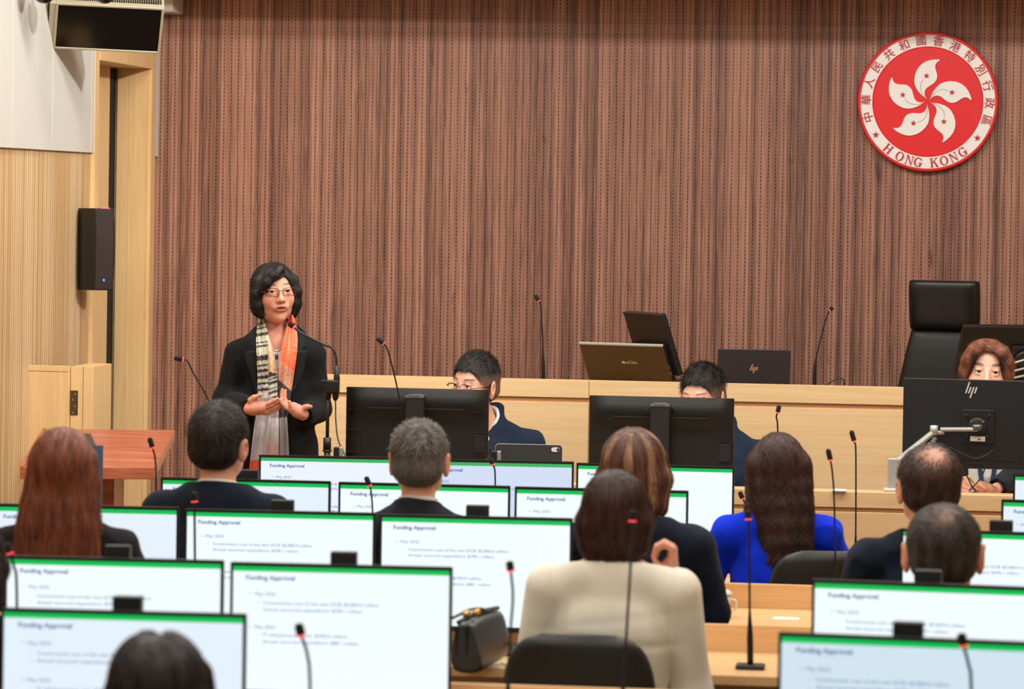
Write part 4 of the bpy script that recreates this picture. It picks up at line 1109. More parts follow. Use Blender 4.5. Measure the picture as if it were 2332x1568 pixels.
        idx = -np.ones((nx - 1, ny - 1, nz - 1), np.int64); idx[i, j, k] = np.arange(len(act))
        Q = []
        m = np.argwhere(S[:-1, 1:-1, 1:-1] != S[1:, 1:-1, 1:-1]); a, b, d = m[:, 0], m[:, 1] + 1, m[:, 2] + 1
        q = np.stack([idx[a, b - 1, d - 1], idx[a, b, d - 1], idx[a, b, d], idx[a, b - 1, d]], 1); fl = ~S[a, b, d]; q[fl] = q[fl][:, ::-1]; Q.append(q)
        m = np.argwhere(S[1:-1, :-1, 1:-1] != S[1:-1, 1:, 1:-1]); a, b, d = m[:, 0] + 1, m[:, 1], m[:, 2] + 1
        q = np.stack([idx[a - 1, b, d - 1], idx[a - 1, b, d], idx[a, b, d], idx[a, b, d - 1]], 1); fl = ~S[a, b, d]; q[fl] = q[fl][:, ::-1]; Q.append(q)
        m = np.argwhere(S[1:-1, 1:-1, :-1] != S[1:-1, 1:-1, 1:]); a, b, d = m[:, 0] + 1, m[:, 1] + 1, m[:, 2]
        q = np.stack([idx[a - 1, b - 1, d], idx[a, b - 1, d], idx[a, b, d], idx[a - 1, b, d]], 1); fl = ~S[a, b, d]; q[fl] = q[fl][:, ::-1]; Q.append(q)
        return V, np.concatenate(Q)
def vnormals(V, Q):
    n = np.cross(V[Q[:, 2]] - V[Q[:, 0]], V[Q[:, 3]] - V[Q[:, 1]]); N = np.zeros_like(V)
    for k in range(4): np.add.at(N, Q[:, k], n)
    return N / (np.linalg.norm(N, axis=1, keepdims=True) + 1e-12)
def to_obj(name, V, Q, C, mats, parent=None, mi=None, smooth=True):
    me = bpy.data.meshes.new(name)
    me.vertices.add(len(V)); me.vertices.foreach_set('co', np.asarray(V, np.float32).ravel())
    n = Q.shape[1]
    me.loops.add(len(Q) * n); me.loops.foreach_set('vertex_index', Q.ravel().astype(np.int32))
    me.polygons.add(len(Q)); me.polygons.foreach_set('loop_start', np.arange(0, len(Q) * n, n, dtype=np.int32))
    me.update(calc_edges=True)
    me.polygons.foreach_set('use_smooth', np.full(len(Q), smooth))
    for m in (mats if isinstance(mats, list) else [mats]): me.materials.append(m)
    if mi is not None: me.polygons.foreach_set('material_index', mi.astype(np.int32))
    if C is not None:
        at_ = me.color_attributes.new('Col', 'FLOAT_COLOR', 'POINT')
        C4 = np.ones((len(V), 4), np.float32); C4[:, :3] = C; at_.data.foreach_set('color', C4.ravel())
    me.update()
    o = bpy.data.objects.new(name, me); COL.objects.link(o)
    if parent is not None: o.parent = parent
    return o
def L3(c): return np.array(lin(c)[:3])
rng = np.random.default_rng(5)
def wnoise(P, f, seed=0, n=7, aniso=(1, 1, 1)):     # cheap smooth noise: sum of sines, about -1..1
    r = np.random.default_rng(seed + 11); out = np.zeros(len(P))
    for i in range(n):
        d = r.normal(size=3) * np.array(aniso); d *= f * (.6 + .9 * r.random())
        out += np.sin(P @ d + r.random() * 6.28)
    return out / math.sqrt(n) / 1.3
M_SKIN = m_attr('skin', .48, .35)
_b = M_SKIN.node_tree.nodes['Principled BSDF']; _b.inputs['Subsurface Weight'].default_value = .05; _b.inputs['Subsurface Radius'].default_value = (.012, .005, .003); _b.inputs['Subsurface Scale'].default_value = .15
M_HAIR = m_attr('hair', .46, .36)
M_CLOTH = m_attr('cloth', .88, .2, .04, .12, 900)
M_EYE = m_attr('eye', .08, .5)

# ------------------------------------------------------------------ head
def head_skin(f, wide=1.06, brow=1.0, mw=1.0, earx=.082, cheek=1.0, female=False, nose=True, ears=True, k=.012, jaw=1.0, mouth_open=0):
    f.ell((0, -.018, .030), (.074 * wide, .092, .082), k)
    f.ell((0, .028, -.005), (.064, .060, .085), .03)
    f.ell((0, .034, -.052), (.050 * jaw, .050, .052), .025)
    f.ell((0, .062, -.086), (.024 * jaw, .022, .020), .02)               # chin
    for sx in (-1, 1):
        f.ell((sx * .040 * cheek, .056, -.022), (.024 * cheek, .024, .024), .02)         # cheeks
        f.ell((sx * .048 * jaw, .015, -.062), (.018 * jaw, .030, .024), .025)  # jaw angle
        if nose:
            f.ell((sx * .031, .094, .014), (.017, .012, .0105), .012, op='d')  # eye socket
            f.ell((sx * .030, .0775, .032), (.018 * brow, .008, .007), .016) if brow else None     # brow ridge
        if ears:
            Re = rotm(az=-sx * 22, ay=sx * 6)
            f.ell((sx * earx, -.012, -.008), (.0085, .022, .036), .006, R=Re)
            f.ell((sx * (earx + .0085), -.006, -.004), (.006, .011, .019), .005, R=Re, op='d')
            f.ell((sx * (earx - .004), -.008, -.036), (.007, .009, .012), .006)
    if nose:
        f.cone((0, .084, .020), (0, .103, -.016), .0075, .0105, .010)
        f.ell((0, .106, -.020), (.0115, .011, .0095), .007)
        for sx in (-1, 1):
            f.ell((sx * .0125, .096, -.023), (.0075, .009, .0068), .006)
            f.ell((sx * .0065, .103, -.0295), (.0035, .0045, .003), .003, op='d')
        f.ell((0, .083, -.046), (.026 * mw, .012, .016), .015)                # muzzle
        f.cone((-.018 * mw, .087, -.0485), (.018 * mw, .087, -.0485), .0042, .0042, .006)
        f.ell((0, .0925, -.0455), (.013 * mw, .006, .0042), .005)             # upper lip
        f.ell((0, .091, -.0565 - mouth_open), (.014 * mw, .006, .0052), .005) # lower lip
        f.ell((0, .098, -.0508 - mouth_open * .5), (.019 * mw, .008, .0012 + mouth_open * .55), .003, op='d')
def face_paint(f, V, skin, lip, brow, brow_w=1.0, lipz=0, mw=1.0, mo=0, stubble=None):
    q = f.loc(V)
    C = np.tile(L3(skin), (len(V), 1))
    n = wnoise(q, 60, 3)[:, None]; C = C * (1 + .035 * n)
    def blend(m, c): 
        nonlocal C
        C = C * (1 - m[:, None]) + L3(c) * m[:, None]
    def g(c, r, p=2):
        return np.exp(-(sum(np.abs((q[:, i] - c[i]) / r[i]) ** p for i in range(3))))
    warm = tuple(min(255, int(v * m)) for v, m in zip(skin, (1.0, .84, .80)))
    for sx in (-1, 1): blend(.5 * g((sx * .042, .065, -.02), (.024, .03, .02)), warm)
    blend(.5 * g((0, .104, -.02), (.014, .014, .012)), warm)
    if brow is not None:
        for sx in (-1, 1):
            arc = .036 + .004 * np.cos((np.abs(q[:, 0]) - .033) / .017)
            m = np.exp(-((q[:, 2] - arc + .0005) / (.0036 * brow_w)) ** 4) * np.exp(-((sx * q[:, 0] - .033) / .0195) ** 6) * (q[:, 1] > .04)
            blend(.85 * m, brow)
    m = np.exp(-((q[:, 0]) / (.0225 * mw)) ** 6) * np.exp(-((q[:, 2] + .0475 + 1.2 * q[:, 0] ** 2 / mw) / (.0045 * np.clip(1.15 - np.abs(q[:, 0]) / (.026 * mw), .3, 1))) ** 4) * (q[:, 1] > .07)
    m2 = np.exp(-((q[:, 0]) / (.0195 * mw)) ** 4) * np.exp(-((q[:, 2] + .0568 + mo) / .0058) ** 4) * (q[:, 1] > .07)
    blend(np.clip(m + m2, 0, 1) * .9, lip)
    if mo: blend(np.exp(-(q[:, 0] / (.017 * mw)) ** 4) * np.exp(-((q[:, 2] + .051 + mo * .5) / (.001 + mo * .6)) ** 4) * (q[:, 1] > .06) * .9, (92, 40, 38))
    if stubble is not None:
        m = np.clip((-.036 - q[:, 2]) / .02, 0, 1) * (q[:, 1] > .0); blend(.25 * m, stubble)
    return C
def eyes(f, parent, iris=(45, 28, 20), open_=.5, lid=(0, 0, 0), gaze=(0, 0)):
    """eyeball with painted iris plus upper lid line, one mesh per eye"""
    for sx in (-1, 1):
        c = np.array((sx * .031, .0755, .0135)); r = .0118
        th = np.linspace(0, PI, 33); ph = np.linspace(0, 2 * PI, 49)[:-1]
        V = [(0, 0, r)]; 
        P = np.array([(r * math.sin(a) * math.cos(b), r * math.cos(a), r * math.sin(a) * math.sin(b)) for a in th for b in ph])
        Q = np.array([(i * 48 + j, i * 48 + (j + 1) % 48, (i + 1) * 48 + (j + 1) % 48, (i + 1) * 48 + j) for i in range(32) for j in range(48)])
        gx, gz = gaze
        d = np.array((gx, 1.0, gz)); d = d / np.linalg.norm(d)
        ang = np.arccos(np.clip(P @ d / r, -1, 1))
        C = np.where(ang[:, None] < .50, L3(iris), L3((225, 216, 208)))
        C = np.where(ang[:, None] < .2, L3((8, 6, 6)), C)
        V = (P + c) @ f.R.T * f.sc + f.t
        to_obj('eye', V, Q, C, M_EYE, parent)
def eyelids(f, F, op=.0045, up=.0):
    """skin lids over the eyeballs, leaving a slit: added to the skin field"""
    for sx in (-1, 1):
        c = np.array((sx * .031, .0755, .0135))
        F.ell((c[0], c[1] + .0005, c[2] + .0065 + up), (.0150, .0132, .0085), .004)
        F.ell((c[0], c[1] - .0010, c[2] - .0085 - op * .2), (.0145, .0128, .0070), .004)
        F.ell((c[0], c[1] + .014, c[2] - .0005), (.0118, .009, op * .62), .0018, op='d')
def lashes(f, parent, op=.0045, col=(20, 14, 12)):
    for sx in (-1, 1):
        pts = []
        for t in np.linspace(-1, 1, 9):
            pts.append(f.P((sx * .031 + t * .0125, .0893 - .0042 * t * t, .0135 + op * .62 * (1 - t * t) - .0005 + .0012 * t * sx)))
        MB().tube([tuple(p) for p in pts], [.0003] + [.0009] * 7 + [.0003], 6).build('lash_line', mat('lash_dark', col, .6), parent, smooth=True)

# ------------------------------------------------------------------ hair: base volume plus combed strand ribbons
def strands(f, n, length, flow, color, seed=0, lift=.002, width=.0016, region=None, seg=7, wav=0, jit=.25, tip=.3, Vb=None, Nb=None, spread=0, stray=0):
    """grow ribbons over the zero surface of f; flow(q, head coords) -> direction (head coords)"""
    r = np.random.default_rng(seed)
    q = f.loc(Vb)
    ok = np.ones(len(Vb), bool) if region is None else region(q)
    ids = np.argwhere(ok).ravel()
    if len(ids) == 0: return None
    idx = r.choice(ids, n); P = Vb[idx] + r.normal(size=(n, 3)) * .0015
    Lr = length * (.55 + .6 * r.random(n)); step = Lr / seg
    tuft = wnoise(P, 160, seed + 3)[:, None]
    path = [P.copy()]; nr = []
    jv = r.normal(size=(n, 3)) * jit; ph = r.random(n) * 1.2 + 3.0 * wnoise(P, 22, seed + 8)
    strayf = np.where(r.random(n) < stray, 1, 0)[:, None]
    for s_ in range(seg):
        N = f.grad(P); nr.append(N)
        qh = f.loc(P)
        d = (flow(qh) + jv * (.4 + .6 * s_ / seg)) @ f.R.T
        if wav: d = d + np.cross(N, d) * (wav * np.sin(ph + s_ * 1.0))[:, None]
        d = d - N * (d * N).sum(1, keepdims=True) * (1 - .9 * strayf); d /= np.linalg.norm(d, axis=1, keepdims=True) + 1e-9
        P = P + d * step[:, None]
        v = f.sample(P); tgt = (-.001 + lift * ((s_ + 1) / seg) * (1 + .35 * tuft[:, 0]) + strayf[:, 0] * .012 * (s_ + 1) / seg)
        N2 = f.grad(P); corr = (tgt - v) * (v < .045)
        P = P + N2 * np.clip(corr, -.006, .006)[:, None]
        path.append(P.copy())
    nr.append(f.grad(P))
    W = np.array(path); Nn = np.array(nr)                    # seg+1, n, 3
    T_ = np.gradient(W, axis=0); S_ = np.cross(Nn, T_); S_ /= np.linalg.norm(S_, axis=2, keepdims=True) + 1e-9
    wd = width * (1 - (1 - tip) * np.linspace(0, 1, seg + 1)[:, None, None] ** 1.5) * (.6 + .8 * r.random(n))[None, :, None]
    A = W + S_ * wd * .5; B = W - S_ * wd * .5; Cn = W + Nn * wd * .35
    V = np.stack([A, Cn, B], 2).reshape(-1, 3)               # (seg+1)*n*3
    def vid(i, k): return (i * n + np.arange(n)) * 3 + k
    Q = np.concatenate([np.stack([vid(i, k), vid(i, k + 1), vid(i + 1, k + 1), vid(i + 1, k)], 1) for i in range(seg) for k in (0, 1)])
    c = color(f.loc(W.reshape(-1, 3)), np.tile(r.random(n), seg + 1), np.repeat(np.linspace(0, 1, seg + 1), n))
    C = np.repeat(c, 3, axis=0)
    return V, Q, C
def merge(parts):
    Vs, Qs, Cs = [], [], []; o = 0
    for p in parts:
        if p is None: continue
        V, Q, C = p; Vs.append(V); Qs.append(Q + o); Cs.append(C); o += len(V)
    return np.concatenate(Vs), np.concatenate(Qs), np.concatenate(Cs)
def hair_color(base, hi, lo, var=.35, seed=0):
    b, h, l = L3(base), L3(hi), L3(lo)
    def fn(q, rnd, t):
        m = np.clip(.5 + .5 * wnoise(q, 130, seed, aniso=(1, 1, .25)), 0, 1)
        w = np.clip(var * (rnd * 1.6 - .3) + (m - .5) * .5, -1, 1)[:, None]
        return np.where(w > 0, b + (h - b) * w, b + (l - b) * -w)
    return fn
def crown_flow(cr=(0, -.055, .09), down=.0, part=None, fwd=0, swirl=0):
    cr = np.array(cr)
    def fl(q):
        d = q - cr; ln = np.linalg.norm(d, axis=1, keepdims=True) + 1e-6; d = d / ln
        if swirl: d = d + swirl * np.cross(d, np.array((0, -.3, 1.0)))
        d = d + np.array((0, fwd, -down)); return d
    return fl
def build_hair(f, color, parent, layers, name='hair', base_paint=None, disp=.0012, seed=1):
    V, Q = f.nets(); N = vnormals(V, Q)
    q = f.loc(V)
    V = V + N * (disp * wnoise(q, 260, seed, aniso=(1, 1, .15)))[:, None]
    C = color(q, np.full(len(V), .35) + .15 * wnoise(q, 300, seed + 2, aniso=(1, 1, .1)), np.zeros(len(V))) * .8
    if base_paint is not None: C = base_paint(q, C)
    parts = [(V, Q, C)]
    for ly in layers:
        ly = dict(ly); parts.append(strands(f, Vb=V, Nb=N, color=ly.pop('color', color), **ly))
    V, Q, C = merge(parts)
    return to_obj(name, V, Q, C, M_HAIR, parent)

# ------------------------------------------------------------------ clothes folds
def cloth_obj(name, f, col, parent, folds=.0025, seed=0, mat_=None, fr=38, paint=None, extra=None):
    V, Q = f.nets(); N = vnormals(V, Q)
    w = wnoise(V, fr, seed, aniso=(.7, 1, 1.3)); w2 = wnoise(V, fr * 2.3, seed + 4)
    d = folds * (1 - 2 * np.abs(w)) + folds * .3 * w2
    if extra is not None: d = d + extra(V)
    V = V + N * d[:, None]
    C = np.tile(L3(col), (len(V), 1)) * (1 + .06 * wnoise(V, 9, seed + 9)[:, None])
    if paint is not None: C = paint(V, C)
    return to_obj(name, V, Q, C, mat_ or M_CLOTH, parent)
# ------------------------------------------------------------------ people
SKIN = (222, 160, 130)
def seated(name_label, px, py, Y=None, s=None, yaw=0, ztop=None, zfloor=0, sh=.175, col=(26, 30, 40), skin=SKIN, seat=.46, lean=0, head_yaw=0, head_roll=0, head_pitch=0,
           hairfn=None, arms='desk', collar=None, collar_w=True, jaw=1.0, hs=1.0, group=None, fold=.003, face=None, cloth='jacket', neck=.052, armfn=None, long_sleeve=True, bodyfn=None, hres=.0045, build=1.0, headoff=(0, 0), fr=22, cpaint=None, cextra=None, dress=None, ears=True, earx=.086, hairgrid=None, shz=0):
    """person sitting; (px, py) = picture position of the top of the hair, at the row Y"""
    p = onY(px, py, Y)
    ztop = p.z - zfloor
    # local frame: +Y is where the body faces; origin on the floor under the shoulders
    root = None
    hc = np.array((headoff[0], headoff[1] + .0, ztop - .122 * hs))          # head centre
    c7 = np.array((0, -.035, ztop - .262 * hs)); zs = ztop - .335 * hs + shz        # base of the neck, shoulder joints
    zhip = seat + .09
    yw = R_(yaw); cyw, syw = math.cos(yw), math.sin(yw)
    def loc(qx, qy, d):              # picture position at depth d along the view -> local point
        w = at(qx, qy, FPX / d) - Vector((p.x, p.y, zfloor))
        return np.array((w.x * cyw + w.y * syw, -w.x * syw + w.y * cyw, w.z))
    depth0 = (p - EYE).dot(cF)
    if face:
        h = .0024; a0, a1 = hc[0] - .105, hc[0] + .105; b0, b1 = hc[1] - .11, hc[1] + .135
        xs = axis((-.36, a0, .008), (a0, a1, h), (a1, .36, .008)); ys = axis((-.24, b0, .008), (b0, b1, h), (b1, .40, .006), (.40, .80, .006))
        zz_ = axis((.0, zhip, .014), (zhip, zhip + .25, .0045), (zhip + .25, ztop - .26 * hs, .009), (ztop - .26 * hs, ztop + .02, h))
    else:
        xs = axis((-.36, .36, .0055)); ys = axis((-.24, .30, .0055), (.30, .66, .012)); zz_ = axis((.0, zs - .28, .014), (zs - .28, ztop - .24 * hs, .007), (ztop - .24 * hs, ztop + .03, .0045))
    B = Field(xs, ys, zz_)
    shl, shr = np.array((-sh, -.01, zs)), np.array((sh, -.01, zs))
    ly = lean
    def torso(F, e, k):
        F.frame()
        F.ell((0, -.005 + ly * .7, zs - .13), (sh * .93 * build + e, .118 * build + e, .20 + e), k)
        F.ell((0, .0 + ly * .3, zhip + .16), (.150 * build + e, .112 * build + e, .2 + e), k)
        F.ell((0, .0, zhip), (.170 * build + e, .13 + e, .12 + e), k)
        F.chain([(-sh, -.01 + ly, zs + .005), (-.06, -.03 + ly, zs + .05), (.06, -.03 + ly, zs + .05), (sh, -.01 + ly, zs + .005)], [.052 + e, .05 + e, .05 + e, .052 + e], k)
    hips = []
    for sx in (-1, 1):
        hips.append(((sx * .085, .03, zhip - .01), (sx * .11, .42, zhip - .02), (sx * .11, .42, .09), (sx * .11, .54, .035)))
    if armfn: A = armfn(shl, shr, zs, ly, loc)
    elif arms == 'desk':
        A = [[(-sh - .01, -.01 + ly, zs), (-sh - .075, .05 + ly, max(zs - .26, .80)), (-.17, .33, .815), (-.15, .41, .81)],
             [(sh + .01, -.01 + ly, zs), (sh + .075, .05 + ly, max(zs - .26, .80)), (.17, .33, .815), (.15, .41, .81)]]
    else:
        A = [[(-sh - .01, -.01 + ly, zs), (-sh - .05, .02 + ly, zs - .28), (-.16, .22, zhip + .10), (-.1, .28, zhip + .10)],
             [(sh + .01, -.01 + ly, zs), (sh + .05, .02 + ly, zs - .28), (.16, .22, zhip + .10), (.1, .28, zhip + .10)]]
    torso(B, -.016, .06)
    B.cone(c7 + (0, .012 + ly, -.05), hc + (0, -.012, -.05), neck * 1.12, neck, .03)
    for a in A:
        B.chain(a[:3], [.045, .036, .024], .02)
        if len(a) == 4:
            w = np.array(a[2], float); h = np.array(a[3], float); d = (h - w) / np.linalg.norm(h - w)
            B.cone(w, w + d * .075, .024, .030, .01, flat=((0, 0, 1), .55))
            sdv = np.cross(d, (0, 0, 1)); sdv /= np.linalg.norm(sdv)
            for i, (o, L) in enumerate(((-.026, .058), (-.009, .068), (.009, .064), (.025, .05))):
                st = w + d * .07 + sdv * o; B.chain([st, st + d * L * .5 + (0, 0, .006), st + d * L + (0, 0, -.008)], [.0088, .0082, .0068], .004)
            sg = -1 if a[2][0] > 0 else 1
            B.chain([w + d * .025 + sdv * sg * .02, w + d * .055 + sdv * sg * .042, w + d * .085 + sdv * sg * .045], [.011, .0095, .0075], .006)
    for h in hips:
        B.chain(h[:3], [.075, .052, .038], .03); B.cone(h[2], h[3], .036, .03, .02)
    Rh = rotm(az=head_yaw) @ rotm(ay=head_roll) @ rotm(ax=head_pitch)
    Rn = Rh
    B.frame(Rn, hc, hs)
    fk = face or {}
    head_skin(B, nose=bool(face), ears=ears, jaw=jaw, earx=earx)
    if face: eyelids(B, B, op=fk.get('op', .0045))
    if bodyfn: B.frame(); bodyfn(B, zs, loc)
    B.frame(Rn, hc, hs)
    V, Q = B.nets()
    if face: C = face_paint(B, V, skin, fk.get('lip', (190, 110, 100)), fk.get('brow', (40, 28, 24)), fk.get('bw', 1.0))
    else: C = np.tile(L3(skin), (len(V), 1)) * (1 + .03 * wnoise(V, 60, 3)[:, None])
    for sx in (-1, 1):                      # redder ears
        qq = B.loc(V); m = np.exp(-((qq[:, 0] - sx * .08) / .012) ** 2 - ((qq[:, 2] + .01) / .035) ** 2)[:, None]
        C = C * (1 - .35 * m) + L3((214, 120, 96)) * .35 * m
    root = to_obj('person', V, Q, C, M_SKIN)
    root.location = (p.x, p.y, zfloor); root.rotation_euler = (0, 0, R_(yaw))
    if face: eyes(B, root, gaze=fk.get('gaze', (0, 0))); lashes(B, root, op=fk.get('op', .0045))
    # trousers or skirt, as one garment
    Lg = Field(axis((-.24, .24, .012)), axis((-.16, .66, .012)), axis((0, zhip + .1, .012)))
    for h in hips: Lg.chain([h[0], h[1], (h[2][0], h[2][1], .13)], [.088, .066, .055], .04)
    Lg.ell((0, 0, zhip), (.178, .14, .1), .04)
    cloth_obj('trousers', Lg, (24, 26, 32), root, .002, 3)
    Sf = Field(axis((-.2, .2, .01)), axis((.3, .68, .01)), axis((0, .14, .01)))
    for h in hips: Sf.cone((h[3][0], .42, .045), (h[3][0], .57, .036), .042, .034, .02)
    Sf.fn((-1, -1, -1), (1, 1, .14), lambda x, y, z: .003 - z + 0 * x + 0 * y, op='i')
    cloth_obj('shoes', Sf, (16, 14, 13), root, 0, 2, mat_=M_CLOTH)
    # jacket
    J = Field(axis((-.37, .37, .006)), axis((-.26, .30, .006), (.30, .66, .006)), axis((zhip - .06, zs - .28, .012), (zs - .28, ztop - .17 * hs, .006)))
    torso(J, .004, .05)
    for a in A:
        a_ = [np.array(v, float) for v in a]
        e = a_[1] + (a_[2] - a_[1]) * .9
        J.chain([a_[0] + (0, 0, .004), a_[1], e], [.066 * build, .055, .042], .03)
        J.cone(a_[2] - (a_[2] - a_[1]) * .1, a_[2] + (a_[2] - a_[1]) * .35, .037, .03, .003, op='d')
    J.cone(c7 + (0, .010 + ly, -.06), c7 + (0, .012 + ly, .04), .082 if collar else .078, .074 if collar else .072, .02)
    # neck opening
    nd = hc - c7; nd = nd / np.linalg.norm(nd)
    top = c7 + (0, .012 + ly, 0) + nd * (.022 if collar else .006)
    J.fn((-.2, -.3, top[2] - .12), (.2, .3, 9), lambda x, y, z: -((x - top[0]) * nd[0] + (y - top[1]) * nd[1] * 1.0 + (z - top[2]) * nd[2] + .50 * np.maximum(y - top[1], 0)) * -1.0, op='i', k=.004)
    J.cone(c7 + (0, .012 + ly, .0), hc + (0, -.005, .0), .060, .060, .004, op='d')
    jk = cloth_obj(cloth, J, col, root, fold, 5 + int(abs(px)) % 50, fr=fr, paint=cpaint, extra=cextra)
    if dress: dress(root, J, B, loc, zs, hc)
    if collar:
        S = Field(axis((-.11, .11, .004)), axis((-.14, .15, .004)), axis((top[2] - .06, top[2] + .08, .003)))
        S.cone(c7 + (0, .012 + ly, -.02), c7 + (0, .012 + ly, 0) + nd * .06, neck * 1.12 + .0075, neck * 1.10 + .0065, .002)
        S.cone(c7 + (0, .012 + ly, -.05), c7 + (0, .012 + ly, 0) + nd * .10, .0565, .0555, .002, op='d')
        t2 = top + nd * .010
        S.fn((-1, -1, 0), (1, 1, 9), lambda x, y, z: (x - t2[0]) * nd[0] + (y - t2[1]) * nd[1] + (z - t2[2]) * nd[2] + .4 * np.maximum(y - t2[1], 0), op='i')
        cloth_obj('shirt_collar', S, collar, root, 0, 2)
    if hairfn:
        g = hairgrid or {}
        h = hres
        Hf = Field(axis((hc[0] - g.get('w', .15), hc[0] + g.get('w', .15), h)), axis((hc[1] - g.get('b', .17), hc[1] + g.get('f', .15), h)), axis((hc[2] - g.get('d', .18), hc[2] + .16, h)))
        Hf.frame(Rn, hc, hs)
        hairfn(Hf, root)
    tag(root, name_label, 'person', group)
    return root

def cut_face(H, zl=.045, side=.058, y0=.02, lower=-.2, k=.006, back=-.005):
    """remove hair in front of the face below the hairline zl"""
    H.box((0, .14, (zl + lower) / 2), (side, .14 - y0, (zl - lower) / 2), .015, k, op='d')
def short_hair(color, top=.010, side=.004, nape=-.062, bald=None, n=3600, ln=.032, seed=1, spike=.004, fwd=.25, hairline=.052, scalp_mix=0, fade=None, width=.0016, tilt=0, topskin=(214, 158, 128)):
    def fn(H, root):
        H.ell((0, -.018 - .002, .030 + top * .45), (.0785 + side, .092 + side + .002, .082 + top), .008)
        H.ell((0, -.045, -.018), (.070 + side, .060 + side, .058), .02)
        # face, ears and everything under the nape stay free
        H.box((0, .118, -.065), (.2, .1, .2 + 0), .01, .01, op='d') if False else None
        H.fn((-9, -9, -9), (9, 9, 9), lambda x, y, z: _cut(H, x, y, z, hairline, nape), op='i')
        for sx in (-1, 1): H.ell((sx * .092, -.012, -.012), (.024, .024, .036), .006, op='d')
        def paint(q, C):
            if bald is not None:
                c0, rr, am = bald
                m = np.clip(am * np.exp(-(((q - np.array(c0)) / np.array(rr)) ** 2).sum(1)), 0, 1)[:, None]
                C = C * (1 - m) + L3(topskin) * m
            if fade is not None:
                m = np.clip((fade[0] - q[:, 2]) / fade[1], 0, 1)[:, None] * fade[2]
                C = C * (1 - m) + L3(fade[3]) * m
            return C
        def region(q):
            ok = np.ones(len(q), bool)
            if bald is not None:
                c0, rr, am = bald
                m = np.exp(-(((q - np.array(c0)) / np.array(rr)) ** 2).sum(1)) * min(1, am)
                ok = np.random.default_rng(3).random(len(q)) > m * 1.15
            return ok
        col2 = color
        if fade is not None:
            def col2(q, rnd, t):
                C = color(q, rnd, t); m = np.clip((fade[0] - q[:, 2]) / fade[1], 0, 1)[:, None] * fade[2]
                return C * (1 - m) + L3(fade[3]) * m
        build_hair(H, col2, root, [
            dict(n=n, length=ln, flow=crown_flow((0, -.06, .085), .35, fwd=fwd, swirl=.3), seed=seed, lift=spike, width=width, region=region, seg=5),
            dict(n=n // 3, length=ln * .6, flow=crown_flow((0, -.06, .085), .2, fwd=fwd), seed=seed + 7, lift=spike * 2.0, width=width, region=lambda q: region(q) & (q[:, 2] > .03), seg=4, jit=.5)],
            base_paint=paint, disp=.0008)
    return fn
def _cut(H, x, y, z, hairline, nape):
    R = H.R; t = H.t
    dx, dy, dz = x - t[0], y - t[1], z - t[2]
    qx = dx * R[0, 0] + dy * R[1, 0] + dz * R[2, 0]; qy = dx * R[0, 1] + dy * R[1, 1] + dz * R[2, 1]; qz = dx * R[0, 2] + dy * R[1, 2] + dz * R[2, 2]
    qx, qy, qz = qx / H.sc, qy / H.sc, qz / H.sc
    # boundary height as a function of depth: hairline at the front, sideburn, nape behind
    t1 = np.clip((qy - .030) / .035, 0, 1); zb = -.022 + (hairline + .022) * t1 ** .8
    t2 = np.clip((-.002 - qy) / .05, 0, 1); zb = np.where(qy < -.002, -.022 + (nape + .022) * t2, zb)
    zb = zb + .10 * np.abs(qx) * (qy > .05) * 0
    return (zb - qz) * .8

BLACK = hair_color((26, 20, 18), (66, 56, 50), (8, 7, 7), .5)
GREY = hair_color((58, 48, 42), (150, 142, 132), (20, 16, 14), .7)
BROWN = hair_color((78, 48, 38), (130, 88, 70), (38, 22, 18), .5)
DKBROWN = hair_color((46, 27, 22), (92, 58, 48), (18, 11, 9), .5)
AUBURN = hair_color((98, 48, 30), (158, 92, 62), (46, 21, 13), .6)
NAVY = (21, 29, 44); BLK = (22, 22, 24)

# long straight hair down the back
def long_hair(color, w=.092, bot=-.30, flare=.02, seed=1, wave=.0, n=4200, hl=.05, topz=.012, thick=.0, wavy=0.0, botw=None, shift=0):
    def fn(H, root):
        H.ell((0, -.018, .030 + topz * .4), (.074 + .014, .092 + .012, .082 + topz), .01)
        bw = botw or (w + flare)
        m = 7; pts = []
        for i in range(m):
            t = i / (m - 1); z = .02 + (bot - .02) * t
            hw = w + (bw - w) * t
            for sx in (-1, -.5, 0, .5, 1):
                y = -.045 - .030 * math.sin(min(1, t * 1.6) * PI / 2) * (1 if sx == 0 else .8)
                H.ell((sx * (hw - .028) + shift * t, y + abs(sx) * .015, z), (.034, .034 + thick, abs(bot) / m * .9), .03)
        if wavy:
            for sx in (-1, 1): H.chain([(sx * .088, -.03, -.12), (sx * .100, -.04, -.165), (sx * .122, -.045, -.20)], [.022, .016, .004], .02)
        # front locks beside the face
        for sx in (-1, 1): H.chain([(sx * .074, .015, .045), (sx * .082, .012, -.03), (sx * .085, .0, -.10)], [.018, .02, .018], .02)
        H.fn((-9, -9, -9), (9, 9, 9), lambda x, y, z: _facecut(H, x, y, z, hl), op='i')
        fl = lambda q: np.concatenate([np.stack([q[:, 0] * (6 if True else 0) * np.clip((q[:, 2] - .0) / .1, 0, 1) + 0, -2.0 * np.clip((q[:, 2] - .02) / .1, 0, 1) * np.ones(len(q)), -1.0 - 0 * q[:, 0]], 1)], 0)
        build_hair(H, color, root, [
            dict(n=n, length=.20, flow=fl, seed=seed, lift=.004, width=.0030, seg=9, wav=wavy, jit=.10),
            dict(n=n // 3, length=.14, flow=fl, seed=seed + 5, lift=.009, width=.0024, seg=8, wav=wavy * 1.3, jit=.16, region=lambda q: q[:, 2] < .02)], disp=.002)
    return fn
